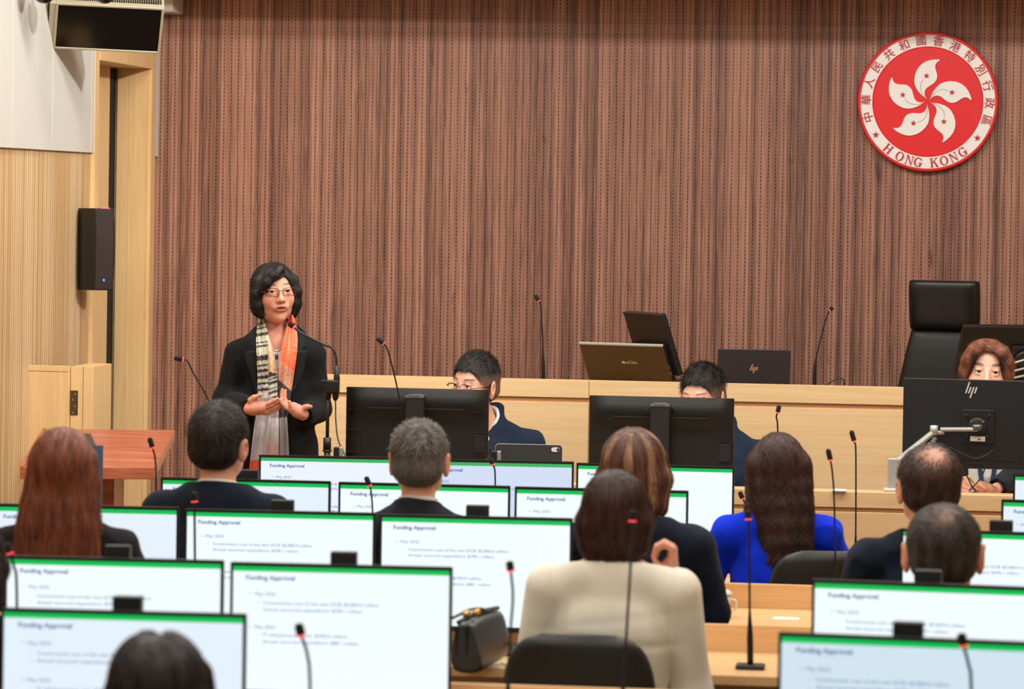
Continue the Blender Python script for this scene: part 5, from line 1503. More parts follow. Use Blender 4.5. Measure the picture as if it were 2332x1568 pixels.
def _facecut(H, x, y, z, hl, wid=.058, tilt=0):
    R = H.R; t = H.t
    dx, dy, dz = x - t[0], y - t[1], z - t[2]
    qx = dx * R[0, 0] + dy * R[1, 0] + dz * R[2, 0]; qy = dx * R[0, 1] + dy * R[1, 1] + dz * R[2, 1]; qz = dx * R[0, 2] + dy * R[1, 2] + dz * R[2, 2]
    qx, qy, qz = qx / H.sc, qy / H.sc, qz / H.sc
    hz = hl + tilt * qx - 6 * np.maximum(np.abs(qx) - .02, 0) ** 2 * 10
    d = np.minimum(np.minimum(qy - .018, hz - qz), wid - np.abs(qx))   # inside the face region when positive
    return d
def bob_hair(color, w=.1, bot=-.085, seed=1, n=3600, hl=.05, topz=.014, hi=None, nape=None, curl=.0, back=.0, part=False):
    def fn(H, root):
        H.ell((0, -.020, .030 + topz * .4), (.074 + .016, .092 + .014, .082 + topz), .01)
        H.ell((0, -.028, -.018), (w, .088 + back, .072), .02)
        H.ell((0, -.035, bot * .62), (w * .9, .074 + back, abs(bot) * .5), .025)
        for sx in (-1, 1): H.chain([(sx * .076, .02, .045), (sx * .084, .022, -.02), (sx * .080, .024, bot + .02)], [.018, .022, .014], .02)
        if part: H.cone((0, -.06, .128), (0, .08, .125), .010, .012, .015, op='d')
        H.fn((-9, -9, -9), (9, 9, 9), lambda x, y, z: _facecut(H, x, y, z, hl), op='i')
        H.fn((-9, -9, -9), (9, 9, 9), lambda x, y, z: (H.t[2] + bot * H.sc) - z + 0 * x + 0 * y, op='i')
        fl = crown_flow((0, -.045, .105), .75)
        L = [dict(n=n, length=.11, flow=fl, seed=seed, lift=.004, width=.0028, seg=8, jit=.12)]
        L.append(dict(n=n // 3, length=.07, flow=fl, seed=seed + 5, lift=.007, width=.0022, seg=6, jit=.2, region=lambda q: q[:, 2] < .04))
        if hi is not None: L.append(dict(n=900, length=.12, flow=fl, seed=seed + 9, lift=.0055, width=.0032, seg=8, jit=.1, color=hi, region=lambda q: (np.sin(np.arctan2(q[:, 0], -(q[:, 1] + .045)) * 7 + 1.3) > .55) & (q[:, 2] > -.02)))
        build_hair(H, color, root, L, disp=.0018)
    return fn

PEOPLE = []
def P_(*a, **k): PEOPLE.append(seated(*a, **k)); return PEOPLE[-1]
YBC, YCD, YAB = 11.62, 10.22, 12.84

P_('person in dark suit with white collar and thick black hair, seen from behind', 502, 921, Y=YBC, yaw=-6, sh=.19, col=NAVY, collar=(236, 230, 214), neck=.056,
   hairfn=short_hair(BLACK, .016, .008, -.07, ln=.04, spike=.006, seed=2), head_yaw=-8, head_roll=3, skin=(224, 162, 134), hs=1.10)
P_('person in dark jacket with short greying cropped hair, seen from behind', 957, 958, Y=YBC, yaw=-2, sh=.15, col=(32, 36, 42), collar=(214, 206, 196), neck=.054, shz=-.02,
   hairfn=short_hair(GREY, .010, .007, -.078, ln=.028, spike=.006, seed=3, fade=(0.045, .05, .55, (120, 112, 104))), head_yaw=3, hs=1.10)
P_('person with very long straight reddish-brown hair, seen from behind at the left', 146, 978, Y=YCD, yaw=2, sh=.165, col=BLK,
   hairfn=long_hair(AUBURN, .088, -.33, .055, seed=4, n=6500, topz=.014), hairgrid=dict(w=.24, d=.42), hs=1.04, shz=-.015)
HIL = hair_color((142, 102, 76), (196, 156, 122), (104, 70, 52), .5)
P_('person with brown hair streaked blond and a dark navy jacket, seen from behind', 1452, 981, Y=YBC, yaw=3, sh=.185, col=NAVY,
   hairfn=bob_hair(BROWN, .108, -.13, seed=5, hi=HIL, topz=.016), head_yaw=-8, hs=1.14, build=1.08, headoff=(-.01, .02), hairgrid=dict(w=.17, d=.2))
def sleeve_folds(V):
    return -.004 * np.clip(np.sin(V[:, 2] * 46 + V[:, 0] * 14) - .55, 0, 1) * np.clip((.95 - np.abs(V[:, 2] - .9) * 4), 0, 1)
P_('person with long wavy dark auburn hair in a bright blue jacket, seen from behind', 1772, 993, Y=YAB, yaw=10, sh=.17, col=(4, 48, 214), fold=.0036,
   hairfn=long_hair(DKBROWN, .106, -.36, .015, seed=6, wavy=.8, n=7000, topz=.018, thick=.020, botw=.080, shift=.035), hairgrid=dict(w=.22, d=.48), hs=1.08, fr=22)
P_('balding person in dark suit with a bare crown patch, seen from behind', 2116, 1014, Y=YBC, yaw=4, sh=.185, col=NAVY, collar=(230, 226, 216), build=1.04, neck=.056,
   hairfn=short_hair(hair_color((44, 28, 22), (96, 66, 54), (18, 11, 9), .5), .010, .012, -.065, ln=.04, spike=.004, seed=7, bald=((.0, -.078, .088), (.042, .046, .036), 1.1)), head_yaw=8, head_pitch=0, hs=1.14)
def cream_arms(shl, shr, zs, ly, loc):
    sh = shr[0]
    return [[(-sh - .01, -.01 + ly, zs), (-sh - .06, .03 + ly, max(zs - .27, .8)), (-.15, .30, .815), (-.12, .37, .81)],
            [(sh + .01, -.01 + ly, zs), (sh + .055, .06 + ly, zs - .30), (.145, .16, zs + .045)]]
def cream_hand(B, zs, loc):
    w = np.array((.142, .158, zs + .04))
    B.cone((.15, .16, zs + .0), w + (.006, -.004, .02), .026, .025, .015)
    B.ell(w + (.014, .002, .048), (.015, .034, .040), .014)
    for i in range(4):
        y = -.026 + i * .0185; s_ = 1 - .06 * abs(i - 1)
        B.chain([w + (.016, y, .078 * s_), w + (-.010, y, .092 * s_), w + (-.032, y, .080 * s_), w + (-.040, y, .052 * s_)], [.0105, .010, .0092, .008], .0025)
    B.chain([w + (.002, -.022, .012), w + (-.020, -.030, .020), w + (-.034, -.026, .036)], [.012, .0105, .0085], .006)
def cream_folds(V):
    x, y, z = V.T; zr = z - .98
    d = np.zeros(len(V))
    for z0, a, w, sl in ((-.03, .0018, .016, .14), (-.085, .0032, .013, -.10), (-.13, .0020, .014, .2)):
        u = (zr - z0 - sl * np.abs(x) * np.sign(x)) / w
        d -= a * np.exp(-u * u) * np.exp(-(x / .19) ** 4) * (y < .02)
    d += -.003 * np.exp(-((np.abs(x) - .172) / .006) ** 2) * (y < .05) * (zr > -.2)
    return d
P_('person in a cream knitted jacket with a brown bob, hand raised to the cheek', 1402, 1076, Y=YCD, yaw=-1, sh=.178, col=(236, 230, 212), fold=.0012, cloth='cream_jacket',
   hairfn=bob_hair(DKBROWN, .108, -.125, seed=8, topz=.016), armfn=cream_arms, bodyfn=cream_hand, hs=1.03, build=1.05, hairgrid=dict(w=.17, d=.2), neck=.048, fr=12, cextra=cream_folds)
P_('person with close-cropped black hair and large ears, seen from behind', 2150, 1143, Y=YCD, yaw=2, sh=.18, col=BLK, collar=(220, 218, 212), neck=.058,
   hairfn=short_hair(hair_color((38, 32, 28), (92, 84, 76), (14, 11, 10), .5), .006, .010, -.08, ln=.016, spike=.003, seed=9, bald=((0, -.075, .085), (.024, .03, .020), .6)), hs=1.22, earx=.090)
P_('person with centre-parted dark hair in the nearest row, mostly below the frame', 365, 1440, Y=7.2, yaw=0, sh=.17, col=BLK, seat=.46,
   hairfn=bob_hair(hair_color((34, 28, 28), (84, 70, 66), (12, 10, 10), .5), .108, -.12, seed=10, topz=.014, part=True), hs=1.12, hairgrid=dict(w=.19, d=.2))
P_('person in dark clothes at the left frame edge, only a sliver in view', -78, 1170, Y=8.86, yaw=0, sh=.16, col=BLK,
   hairfn=bob_hair(hair_color((34, 28, 28), (84, 70, 66), (12, 10, 10), .5), .1, -.12, seed=11), hs=1.0, hairgrid=dict(d=.2))
# ------------------------------------------------------------------ chairs
def chair_back_mesh():
    b = MB(); n = 33; m = 9; vs = []
    for i in range(m):
        t = i / (m - 1); z = .56 + t * .37
        for side, th in ((-1, -.03), (1, .03)):
            pass
    rows = []
    for i in range(15):
        t = PI / 2 * (i - 4) / 10 if i > 4 else 0; a = i / 4 * .35 if i <= 4 else .35 + .65 * math.sin(t) ** .75
        z = .56 + .37 * a
        rows.append((z, .235 - .02 * a if i <= 4 else max(.225 * math.cos(t) ** .42, .11)))
    for z, hw in rows:
        th = .032 * min(1, .45 + (.93 - z) * 22)
        for j in range(24):
            u = 2 * PI * j / 24; cx, sy = math.cos(u), math.sin(u)
            x = hw * math.copysign(abs(cx) ** .35, cx); y = th * math.copysign(abs(sy) ** .8, sy) + .9 * (x * x)
            vs.append((x, y, z))
    fs = [(i * 24 + j, i * 24 + (j + 1) % 24, (i + 1) * 24 + (j + 1) % 24, (i + 1) * 24 + j) for i in range(14) for j in range(24)]
    fs += [tuple(reversed(range(24))), tuple(range(14 * 24, 15 * 24))]
    return b.add(vs, fs).mesh('backrest', mat('chair_black', (24, 24, 23), .42, bump=.1, bscale=500), True)
CB = chair_back_mesh()
CS = cushion(.48, .46, .36, .425, -.02 + .27, .27, .46).mesh('seat', mat('chair_black', (24, 24, 23), .42), True)
CP = MB().tube([(0, .25, .07), (0, .25, .39)], .028, 12).mesh('gas_column', M_CHROME, True)
CSP = MB().tube([(0, .25, .37), (0, .06, .37), (0, .015, .45), (0, .02, .62)], .018, 8).mesh('back_spine', M_BLACK, True)
CL = []
for k in range(5):
    a = k * 2 * PI / 5 + .3; ex, ey = .27 * math.cos(a), .25 + .27 * math.sin(a)
    CL.append((MB().tube([(0, .25, .10), (ex, ey, .065)], [.024, .016], 8).mesh('leg', M_BLACK, True), MB().tube([(ex, ey - .011, .028), (ex, ey + .011, .028)], .027, 12).mesh('caster', M_BLACK, True)))
def task_chair(x, y, rz, label, z=0, dz=0, sc=1):
    r = empty('task_chair', (x, y, z), rz)
    place(CB, 'backrest', r, 0, T(0, 0, dz)); place(CS, 'seat', r); place(CP, 'gas_column', r); place(CSP, 'back_spine', r)
    for l, c in CL: q = place(l, 'leg', r); place(c, 'caster', q)
    tag(r, label, 'chair', 'black task chairs'); return r
def chair_for(o, label, z=0, back=.25, dz=0, sx=0):
    rz = o.rotation_euler.z
    x = o.location.x + math.sin(rz) * back + math.cos(rz) * sx; y = o.location.y - math.cos(rz) * back + math.sin(rz) * sx
    return task_chair(x, y, rz, label, z, dz)
LB = ['under the black-haired person with white collar', 'under the person with greying cropped hair', 'under the person with long straight reddish hair', 'under the person with blond streaks',
      'with rounded back behind the blue jacket', 'under the balding person', 'with wide rounded back behind the cream jacket', 'under the close-cropped person at lower right',
      'under the person in the nearest row', 'under the person at the left frame edge']
for i, (o, l) in enumerate(zip(PEOPLE, LB)):
    sx = {4: .16, 6: -.07}.get(i, 0)
    chair_for(o, 'black task chair ' + l, sx=sx, back=.3 if i == 4 else .23 if i == 9 else .27)
q = onY(2300, 1195, 12.55)
task_chair(q.x + .04, q.y, R_(6), 'black task chair at the right edge with its back just under the second-row monitor')

# ------------------------------------------------------------------ glasses
def glasses(f, parent, col, hw=.0255, hh=.0165, zc=.011, yc=.103, thick=.0011, full=True, name='glasses', tz=.004):
    M_ = mat('frame_' + name, col, .35, .4)
    g = MB(); P = lambda *p: tuple(f.P(p))
    for sx in (-1, 1):
        pts = []
        for i in range(29):
            a = 2 * PI * i / 28; cx, sz = math.cos(a), math.sin(a)
            x = hw * math.copysign(abs(cx) ** .55, cx); z = hh * math.copysign(abs(sz) ** .6, sz)
            pts.append(P(sx * (.0335 + x), yc - .004 * ((x * 1 + .0335) / .06) ** 2 * 1.6, zc + z))
        if not full:
            pts = [p for i, p in enumerate(pts) if 0 <= i <= 14]
        g.tube(pts, thick, 6, cap=False)
        g.tube([P(sx * .0600, yc - .006, zc + tz), P(sx * .071, yc - .014, zc + tz), P(sx * .079, .04, zc + tz - .002), P(sx * .080, -.005, zc + tz - .006)], thick * 1.1, 6)
    g.tube([P(-.0085, yc, zc + .004), P(0, yc + .0015, zc + .007), P(.0085, yc, zc + .004)], thick, 6)
    o = g.build('glasses', M_, parent, smooth=True)
    return o

# ------------------------------------------------------------------ staff: man with glasses behind the left monitor back
def suit_front(root, J, B, loc, zs, hc):
    # white shirt triangle and tie, laid on the chest under the jacket opening
    S = Field(axis((-.12, .12, .005)), axis((-.02, .2, .005)), axis((zs - .25, zs + .11, .005)))
    S.ell((0, .0, zs - .12), (.15, .122, .19), .02)
    S.fn((-1, -1, -1), (1, 1, 9), lambda x, y, z: np.maximum(np.abs(x) - (.012 + .28 * np.clip(z - (zs - .2), 0, 1)), .0 - y) + 0 * z, op='i')
    cloth_obj('shirt', S, (226, 226, 224), root, 0, 2)
BLK2 = hair_color((24, 21, 19), (86, 82, 78), (8, 8, 8), .55)
m1 = P_('seated staff person in navy suit with black-framed glasses looking down', 1112, 808, Y=15.22, zfloor=DAIS, yaw=180 + 7.5, sh=.185, col=(26, 38, 56), collar=(228, 230, 232), seat=.44,
   face=dict(op=.003, brow=(34, 24, 20), bw=1.3), head_yaw=-38, head_pitch=-7, head_roll=-4, headoff=(.058, .06), shz=-.035, dress=suit_front, skin=(228, 172, 146), hs=1.08,
   hairfn=short_hair(BLK2, .018, .006, -.07, ln=.045, spike=.006, seed=21, fwd=.9, hairline=.078, fade=(.060, .035, .8, (146, 112, 92)), n=6500, width=.0013), arms='lap')
def dress_frame(o, hy, hp, hr, off, ztop, hs):
    f = Field(axis((0, .1, .05)), axis((0, .1, .05)), axis((0, .1, .05)))
    f.frame(rotm(az=hy) @ rotm(ay=hr) @ rotm(ax=hp), np.array((off[0], off[1], ztop - .122 * hs)), hs); return f
glasses(dress_frame(m1, -38, -7, -4, (.058, .06), onY(1112, 808, 15.22).z - DAIS, 1.08), m1, (14, 14, 14), full=False, name='black', thick=.0014, zc=.006)
chair_for(m1, 'black task chair under the staff person with glasses', z=DAIS, dz=-.14)
m2 = P_('seated staff person with spiky black hair, face hidden by the right monitor back', 1640, 836, Y=15.22, zfloor=DAIS, yaw=180 + 3, sh=.185, col=(26, 38, 56), collar=(228, 230, 232), seat=.44,
   face=dict(op=.003, brow=(70, 46, 36), bw=1.0), head_yaw=-24, head_pitch=-14, headoff=(.075, .06), shz=-.03, dress=suit_front, skin=(230, 174, 148), hs=1.06,
   hairfn=short_hair(BLK2, .018, .005, -.07, ln=.045, spike=.008, seed=22, fwd=.9, hairline=.080, fade=(.060, .035, .8, (146, 112, 92)), n=6500, width=.0013), arms='lap')
chair_for(m2, 'black task chair under the staff person with spiky hair', z=DAIS, dz=-.14)

# youth behind the arm-mounted monitor
def curtain_hair(color, seed):
    def fn(H, root):
        H.ell((0, -.018, .036), (.088, .104, .094), .01)
        H.ell((0, -.03, -.01), (.088, .085, .06), .02)
        for sx in (-1, 1):
            H.chain([(sx * .016, .060, .108), (sx * .052, .078, .092), (sx * .074, .068, .050), (sx * .081, .048, .008), (sx * .084, .028, -.018)], [.010, .017, .018, .016, .010], .030)
        H.ell((0, .098, .02), (.060, .05, .060), .006, op='d')
        H.fn((-9, -9, -9), (9, 9, 9), lambda x, y, z: _facecut(H, x, y, z, .088, .070), op='i')
        H.fn((-9, -9, -9), (9, 9, 9), lambda x, y, z: _cut2(H, z, -.055), op='i')
        H.cone((0, .05, .135), (0, .11, .10), .006, .008, .012, op='d')
        def fl(q):
            s = np.sign(q[:, 0] + 1e-6); a = np.clip((q[:, 2] - .02) / .09, 0, 1)
            return np.stack([s * (.25 + 1.3 * a), .3 * a, -1 + .9 * a], 1)
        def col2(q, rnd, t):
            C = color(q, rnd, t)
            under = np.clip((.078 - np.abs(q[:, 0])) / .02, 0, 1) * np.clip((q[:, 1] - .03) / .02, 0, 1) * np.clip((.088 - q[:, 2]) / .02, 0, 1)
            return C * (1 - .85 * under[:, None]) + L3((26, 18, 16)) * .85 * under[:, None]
        build_hair(H, col2, root, [dict(n=12000, length=.075, flow=fl, seed=seed, lift=.003, width=.0014, seg=8, jit=.10, stray=.006),
                                   dict(n=900, length=.05, flow=fl, seed=seed + 3, lift=.007, width=.0015, seg=7, jit=.25, region=lambda q: q[:, 2] > .0)], disp=.002)
    return fn
def _cut2(H, z, low): return (H.t[2] + low * H.sc) - z
HP = {}
def youth_arms(shl, shr, zs, ly, loc):
    sh = shr[0]; HP['loc'] = loc
    d = 14.42
    wl = loc(2262, 1118, d + .06); wr = loc(2160, 1126, d + .06)      # picture right / picture left wrists
    return [[(-sh - .01, -.01, zs), (-sh - .05, .12, max(zs - .26, .86)), wl + (0, 0, .0)], [(sh + .01, -.01, zs), (sh + .05, .12, max(zs - .26, .86)), wr]]
def youth_hands(B, zs, loc):
    d = 14.40
    L = lambda x, y, dd=0: loc(x, y, d + dd)
    B.chain([L(2262, 1118, .05), L(2248, 1113, .03), L(2232, 1107, .01)], [.022, .025, .024], .01)
    B.chain([L(2240, 1112), L(2225, 1102, -.01), L(2214, 1098, -.015)], [.013, .012, .009], .005)
    B.chain([L(2235, 1118), L(2222, 1112, -.01), L(2212, 1106, -.015)], [.012, .010, .0085], .004)
    B.chain([L(2160, 1126, .05), L(2180, 1112, .03), L(2192, 1104, .01)], [.024, .028, .026], .01)
    for i, (x, y) in enumerate(((2214, 1090), (2210, 1100), (2208, 1109), (2204, 1117))):
        B.chain([L(x - 26, y + 1, .01), L(x - 10, y - 2 + i, -.012), L(x, y + 4, -.02)], [.0105, .010, .0085], .003)
def youth_dress(root, J, B, loc, zs, hc):
    S = Field(axis((-.12, .12, .005)), axis((-.02, .2, .005)), axis((zs - .45, zs + .09, .005)))
    S.ell((0, .0, zs - .13), (.19, .135, .21), .02); S.ell((0, .0, zs - .38), (.16, .128, .2), .03)
    S.fn((-1, -1, -1), (1, 1, 9), lambda x, y, z: np.maximum(np.abs(x + .012) - .078, .03 - y) + 0 * z, op='i')
    cloth_obj('shirt', S, (226, 230, 232), root, .0015, 2, fr=20)
    fy = lambda x, z: .148
    g = MB()
    a, b_, c = (-.012, .0, zs - .37), (.045, .0, zs + .03), (-.07, .0, zs + .03)
    for e in (b_, c):
        w = .010
        g.add([(a[0] - w, .142, a[2]), (a[0] + w, .142, a[2]), (e[0] + w, .128, e[2]), (e[0] - w, .128, e[2]), (a[0] - w, .144, a[2]), (a[0] + w, .144, a[2]), (e[0] + w, .130, e[2]), (e[0] - w, .130, e[2])],
              [(0, 1, 2, 3), (7, 6, 5, 4), (0, 4, 5, 1), (1, 5, 6, 2), (2, 6, 7, 3), (3, 7, 4, 0)])
    g.build('lanyard', mat('navy_ribbon', (24, 52, 92), .5), root)
AUB2 = hair_color((112, 62, 42), (182, 122, 92), (52, 28, 20), .6)
m3 = P_('seated youth with parted auburn hair, dark blazer and navy lanyard, handling the cables', 2246, 775, Y=15.12, zfloor=DAIS, yaw=180 + .5, sh=.17, col=(34, 38, 40), collar=None, seat=.44,
   face=dict(op=.0062, brow=(46, 36, 34), bw=1.7), head_yaw=2, head_roll=-3, head_pitch=-2, headoff=(.0, .06), skin=(234, 180, 156), hs=1.13,
   hairfn=curtain_hair(AUB2, 31), armfn=youth_arms, bodyfn=youth_hands, dress=youth_dress, hairgrid=dict(w=.16, f=.16))
chair_for(m3, 'black task chair under the auburn-haired youth', z=DAIS, dz=-.14)

# ------------------------------------------------------------------ the standing woman
DW = 8000 / 541.0
O = at(626, 1180, 541); O.z = DAIS
yw = R_(180 + 10.5); cyw, syw = math.cos(yw), math.sin(yw)
def WL(px, py, dy=0.0):               # picture position, dy metres in front of the body plane -> body coordinates
    w = at(px, py, FPX / (DW - dy)) - O
    return np.array((w.x * cyw + w.y * syw, -w.x * syw + w.y * cyw, w.z))
hc = WL(625, 670, .03); WS = 1.10
hR = rotm(az=15) @ rotm(ay=3.5) @ rotm(ax=1)
c7 = WL(628, 762, -.02)
sL, sR = WL(543, 806), WL(709, 808)   # picture left / right shoulder joints
eL, eR = WL(514, 912, .02), WL(724, 930, .0)
wL, wR = WL(571, 927, .22), WL(690, 945, .22)
hipz = .86
def WZ(py): return WL(626, py)[2]
B = Field(axis((-.30, -.17, .008), (-.17, .15, .0027), (.15, .30, .008)), axis((-.20, -.1, .008), (-.1, .15, .0027), (.15, .33, .003)),
          axis((0, .70, .012), (.70, 1.02, .008), (1.00, 1.13, .003), (1.13, 1.34, .006), (1.34, 1.66, .0025)))
def torsoW(F, e, k):
    F.ell((0, 0, WZ(825)), (.142 + e, .098 + e, .150 + e), k)
    F.ell((0, 0, WZ(930)), (.125 + e, .090 + e, .16 + e), k)
    F.ell((0, 0, hipz + .02), (.155 + e, .105 + e, .14 + e), k)
    F.chain([sL + (0, 0, .0), (.055, -.02, WZ(768)), (-.055, -.02, WZ(768)), sR], [.046 + e, .04 + e, .04 + e, .046 + e], k)
torsoW(B, -.014, .05)
B.cone(c7 + (0, .0, -.04), hc + hR @ np.array((0, -.018, -.06)), .052, .047, .03)
B.ell(WL(627, 790, .04), (.062, .035, .05), .04)
B.chain([sL, eL, wL], [.042, .034, .022], .02); B.chain([sR, eR, wR], [.042, .034, .022], .02)
for sx in (-1, 1):
    B.chain([(sx * .08, 0, hipz), (sx * .08, .01, .48), (sx * .08, -.01, .09)], [.078, .052, .036], .03); B.cone((sx * .08, -.01, .06), (sx * .085, .10, .03), .034, .028, .02)
# hands traced joint by joint
d = .235
def H_(pts, rr, k=.0022): B.chain([WL(x, y, d + z) for x, y, z in pts], [v * (.88 if v < .0128 else .90) for v in rr], k)
H_([(566, 931, 0), (577, 930, .0), (592, 929, .005)], [.024, .028, .025], .012)
H_([(578, 921, .0), (598, 923, .005)], [.020, .018], .012); H_([(575, 936, -.01), (606, 937, -.01)], [.018, .014], .012)
H_([(572, 922, .0), (571, 911, .01), (578, 905, .015), (594, 898.5, .02)], [.015, .0135, .012, .0095], .008)
H_([(596, 924, .005), (614, 917, .01), (624, 911.5, .012), (632, 907, .012)], [.0125, .0105, .0098, .008])
H_([(600, 929, .0), (618, 922, .005), (631, 914, .004), (642, 908.5, .0)], [.0125, .0105, .0098, .008])
H_([(600, 934, -.008), (618, 930, -.006), (630, 925, -.006), (639, 917.5, -.008)], [.012, .0105, .0095, .0078])
H_([(600, 939, -.014), (616, 938, -.014), (628, 933, -.014), (639, 925.5, -.014)], [.0115, .0098, .009, .0072])
H_([(690, 945, 0), (680, 938, .0), (668, 930, .004)], [.022, .028, .026], .012)
H_([(686, 934, .0), (668, 924, .0)], [.018, .017], .012)
H_([(684, 934, .008), (694, 927.5, .012), (700, 925.5, .014), (708, 925.5, .016)], [.0135, .0125, .0115, .0085], .007)
H_([(664, 930, .0), (652, 924, -.004), (643, 913, -.008), (641.5, 900, -.012), (643, 887, -.014)], [.0115, .0105, .010, .0092, .0078])
H_([(666, 926, -.006), (656, 918, -.014), (649, 910, -.018), (648.5, 899, -.02), (650, 889, -.022)], [.0115, .0105, .0095, .0088, .0072])
H_([(664, 934, .004), (652, 928, .004), (643, 919, .004), (638, 911, .006)], [.0115, .0105, .0095, .0078])
H_([(668, 930, .014), (663, 924, .018), (659, 914.5, .02)], [.0115, .0105, .0085])
B.frame(hR, hc, WS)
head_skin(B, wide=1.0, brow=0, mw=1.18, jaw=.82, cheek=.93, mouth_open=.004, k=.012, earx=.076)
eyelids(B, B, op=.0036)
V, Q = B.nets()
C = face_paint(B, V, (222, 162, 136), (178, 66, 76), (78, 52, 44), .9, mo=.004, mw=1.18)
q = B.loc(V)
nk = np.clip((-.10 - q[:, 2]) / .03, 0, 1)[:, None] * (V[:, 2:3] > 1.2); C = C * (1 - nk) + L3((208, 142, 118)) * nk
hd = ((V[:, 2] < 1.16) & (V[:, 1] > .15))[:, None]; C = np.where(hd, L3((222, 150, 124)) * (1 + .05 * wnoise(V, 90, 8)[:, None]), C)
woman = to_obj('person', V, Q, C, M_SKIN); woman.location = O; woman.rotation_euler = (0, 0, yw)
tag(woman, 'standing woman in black blazer and patterned scarf speaking with open hands', 'person')
eyes(B, woman, gaze=(.0, -.05)); lashes(B, woman, op=.0036, col=(40, 26, 22))
gl = glasses(B, woman, (84, 44, 58), hw=.0255, hh=.0155, zc=.0095, name='plum', thick=.0015)
# hair
H = Field(axis((hc[0] - .15, hc[0] + .15, .0036)), axis((hc[1] - .16, hc[1] + .15, .0036)), axis((hc[2] - .17, hc[2] + .16, .0036)))
H.frame(hR, hc, WS)
H.ell((0, -.016, .034), (.084, .106, .090), .01)
H.ell((0, -.030, -.020), (.086, .086, .070), .02)
H.ell((0, -.040, -.05), (.082, .066, .048), .02)
for sx in (-1, 1):
    H.chain([(sx * .070, .035, .055), (sx * .077, .042, .005), (sx * .075, .040, -.040), (sx * .064, .040, -.078)], [.016, .016, .015, .010], .018)
H.chain([(-.01, .075, .098), (.025, .092, .075), (.050, .086, .048), (.066, .072, .022)], [.014, .013, .013, .010], .02)
H.fn((-9, -9, -9), (9, 9, 9), lambda x, y, z: _facecut(H, x, y, z, .062, .0565, tilt=-.42), op='i')
H.fn((-9, -9, -9), (9, 9, 9), lambda x, y, z: _cut2(H, z, -.088), op='i')
def flw(q):
    front = np.clip((q[:, 1] - .03) / .04, 0, 1) * np.clip((q[:, 2] - .0) / .03, 0, 1)
    base = crown_flow((0, -.03, .12), .8)(q)
    sweep = np.stack([np.where(q[:, 0] > -.03, .8, -.9), np.full(len(q), .25), np.full(len(q), -.8)], 1)
    return base * (1 - front[:, None]) + sweep * front[:, None]
WH = hair_color((19, 14, 12), (54, 45, 42), (6, 5, 5), .5)
build_hair(H, WH, woman, [dict(n=9000, length=.085, flow=flw, seed=41, lift=.003, width=.0016, seg=9, jit=.09),
    dict(n=1500, length=.06, flow=flw, seed=42, lift=.006, width=.0014, seg=8, jit=.16),
    dict(n=700, length=.045, flow=lambda q: np.stack([np.full(len(q), .55), np.full(len(q), .2), np.full(len(q), -1.0)], 1), seed=43, lift=.003, width=.0016, seg=7, jit=.2, region=lambda q: (q[:, 1] > .055) & (q[:, 2] > .04))], disp=.0016)
# blazer
J = Field(axis((-.32, .32, .0045)), axis((-.22, .30, .0045)), axis((.62, 1.42, .0045)))
torsoW(J, .006, .04)
J.ell((0, 0, .80), (.178, .125, .2), .05); J.ell((0, 0, WZ(925)), (.168, .108, .17), .04)
J.chain([sL + (0, 0, .0), eL, eL + (wL - eL) * .88], [.056, .052, .044], .03)
J.chain([sR + (0, 0, .0), eR, eR + (wR - eR) * .88], [.056, .052, .044], .03)
for e_, w_ in ((eL, wL), (eR, wR)): J.cone(e_ + (w_ - e_) * .84, e_ + (w_ - e_) * 1.2, .033, .036, .003, op='d')
J.cone(c7 + (0, 0, -.03), c7 + (0, .0, .035), .068, .060, .02)
J.cone(c7 + (0, 0, -.02), hc, .055, .055, .004, op='d'); J.ell(WL(630, 762, .06), (.070, .068, .046), .01, op='d')
vt = WZ(748)
J.fn((-.2, .0, .55), (.2, .3, 1.5), lambda x, y, z: np.maximum(np.maximum(.03 - y, np.abs(x + .004) - (.020 + .0 * z) - .13 * np.clip(z - WZ(860), 0, .2)), 0 * z - 1), k=.004, op='d')
J.fn((-1, -1, .5), (1, 1, .72), lambda x, y, z: (.66 - z) + 0 * x + 0 * y, op='i')
def wfold(V):
    x, y, z = V.T; d = 0
    for e_, s_ in ((eL, sL), (eR, sR)):
        r = np.linalg.norm(V - e_, axis=1); d = d - .006 * np.clip(np.sin((V @ (s_ - e_) / .25) * 34 + x * 30) - .3, 0, 1) * np.exp(-(r / .09) ** 2)
    return d
jo = cloth_obj('blazer', J, (19, 20, 21), woman, .0022, 14, fr=20, extra=wfold)
tr = Field(axis((-.2, .2, .01)), axis((-.14, .14, .01)), axis((0, .9, .01)))
for sx in (-1, 1): tr.chain([(sx * .08, 0, hipz), (sx * .08, .01, .48), (sx * .08, -.01, .11)], [.09, .072, .062], .03)
cloth_obj('trousers', tr, (22, 23, 27), woman, .002, 3)
S = Field(axis((-.16, .16, .005)), axis((-.04, .2, .005)), axis((.7, WZ(768), .005)))
torsoW(S, -.004, .05)
S.fn((-1, -1, -1), (1, 1, 9), lambda x, y, z: np.maximum(np.maximum(.0 - y, z - (WZ(794) + 9 * np.maximum(np.abs(x) - .012, 0) ** 1.5)), np.abs(x) - .12), op='i')
cloth_obj('white_top', S, (214, 210, 208), woman, 0, 3)
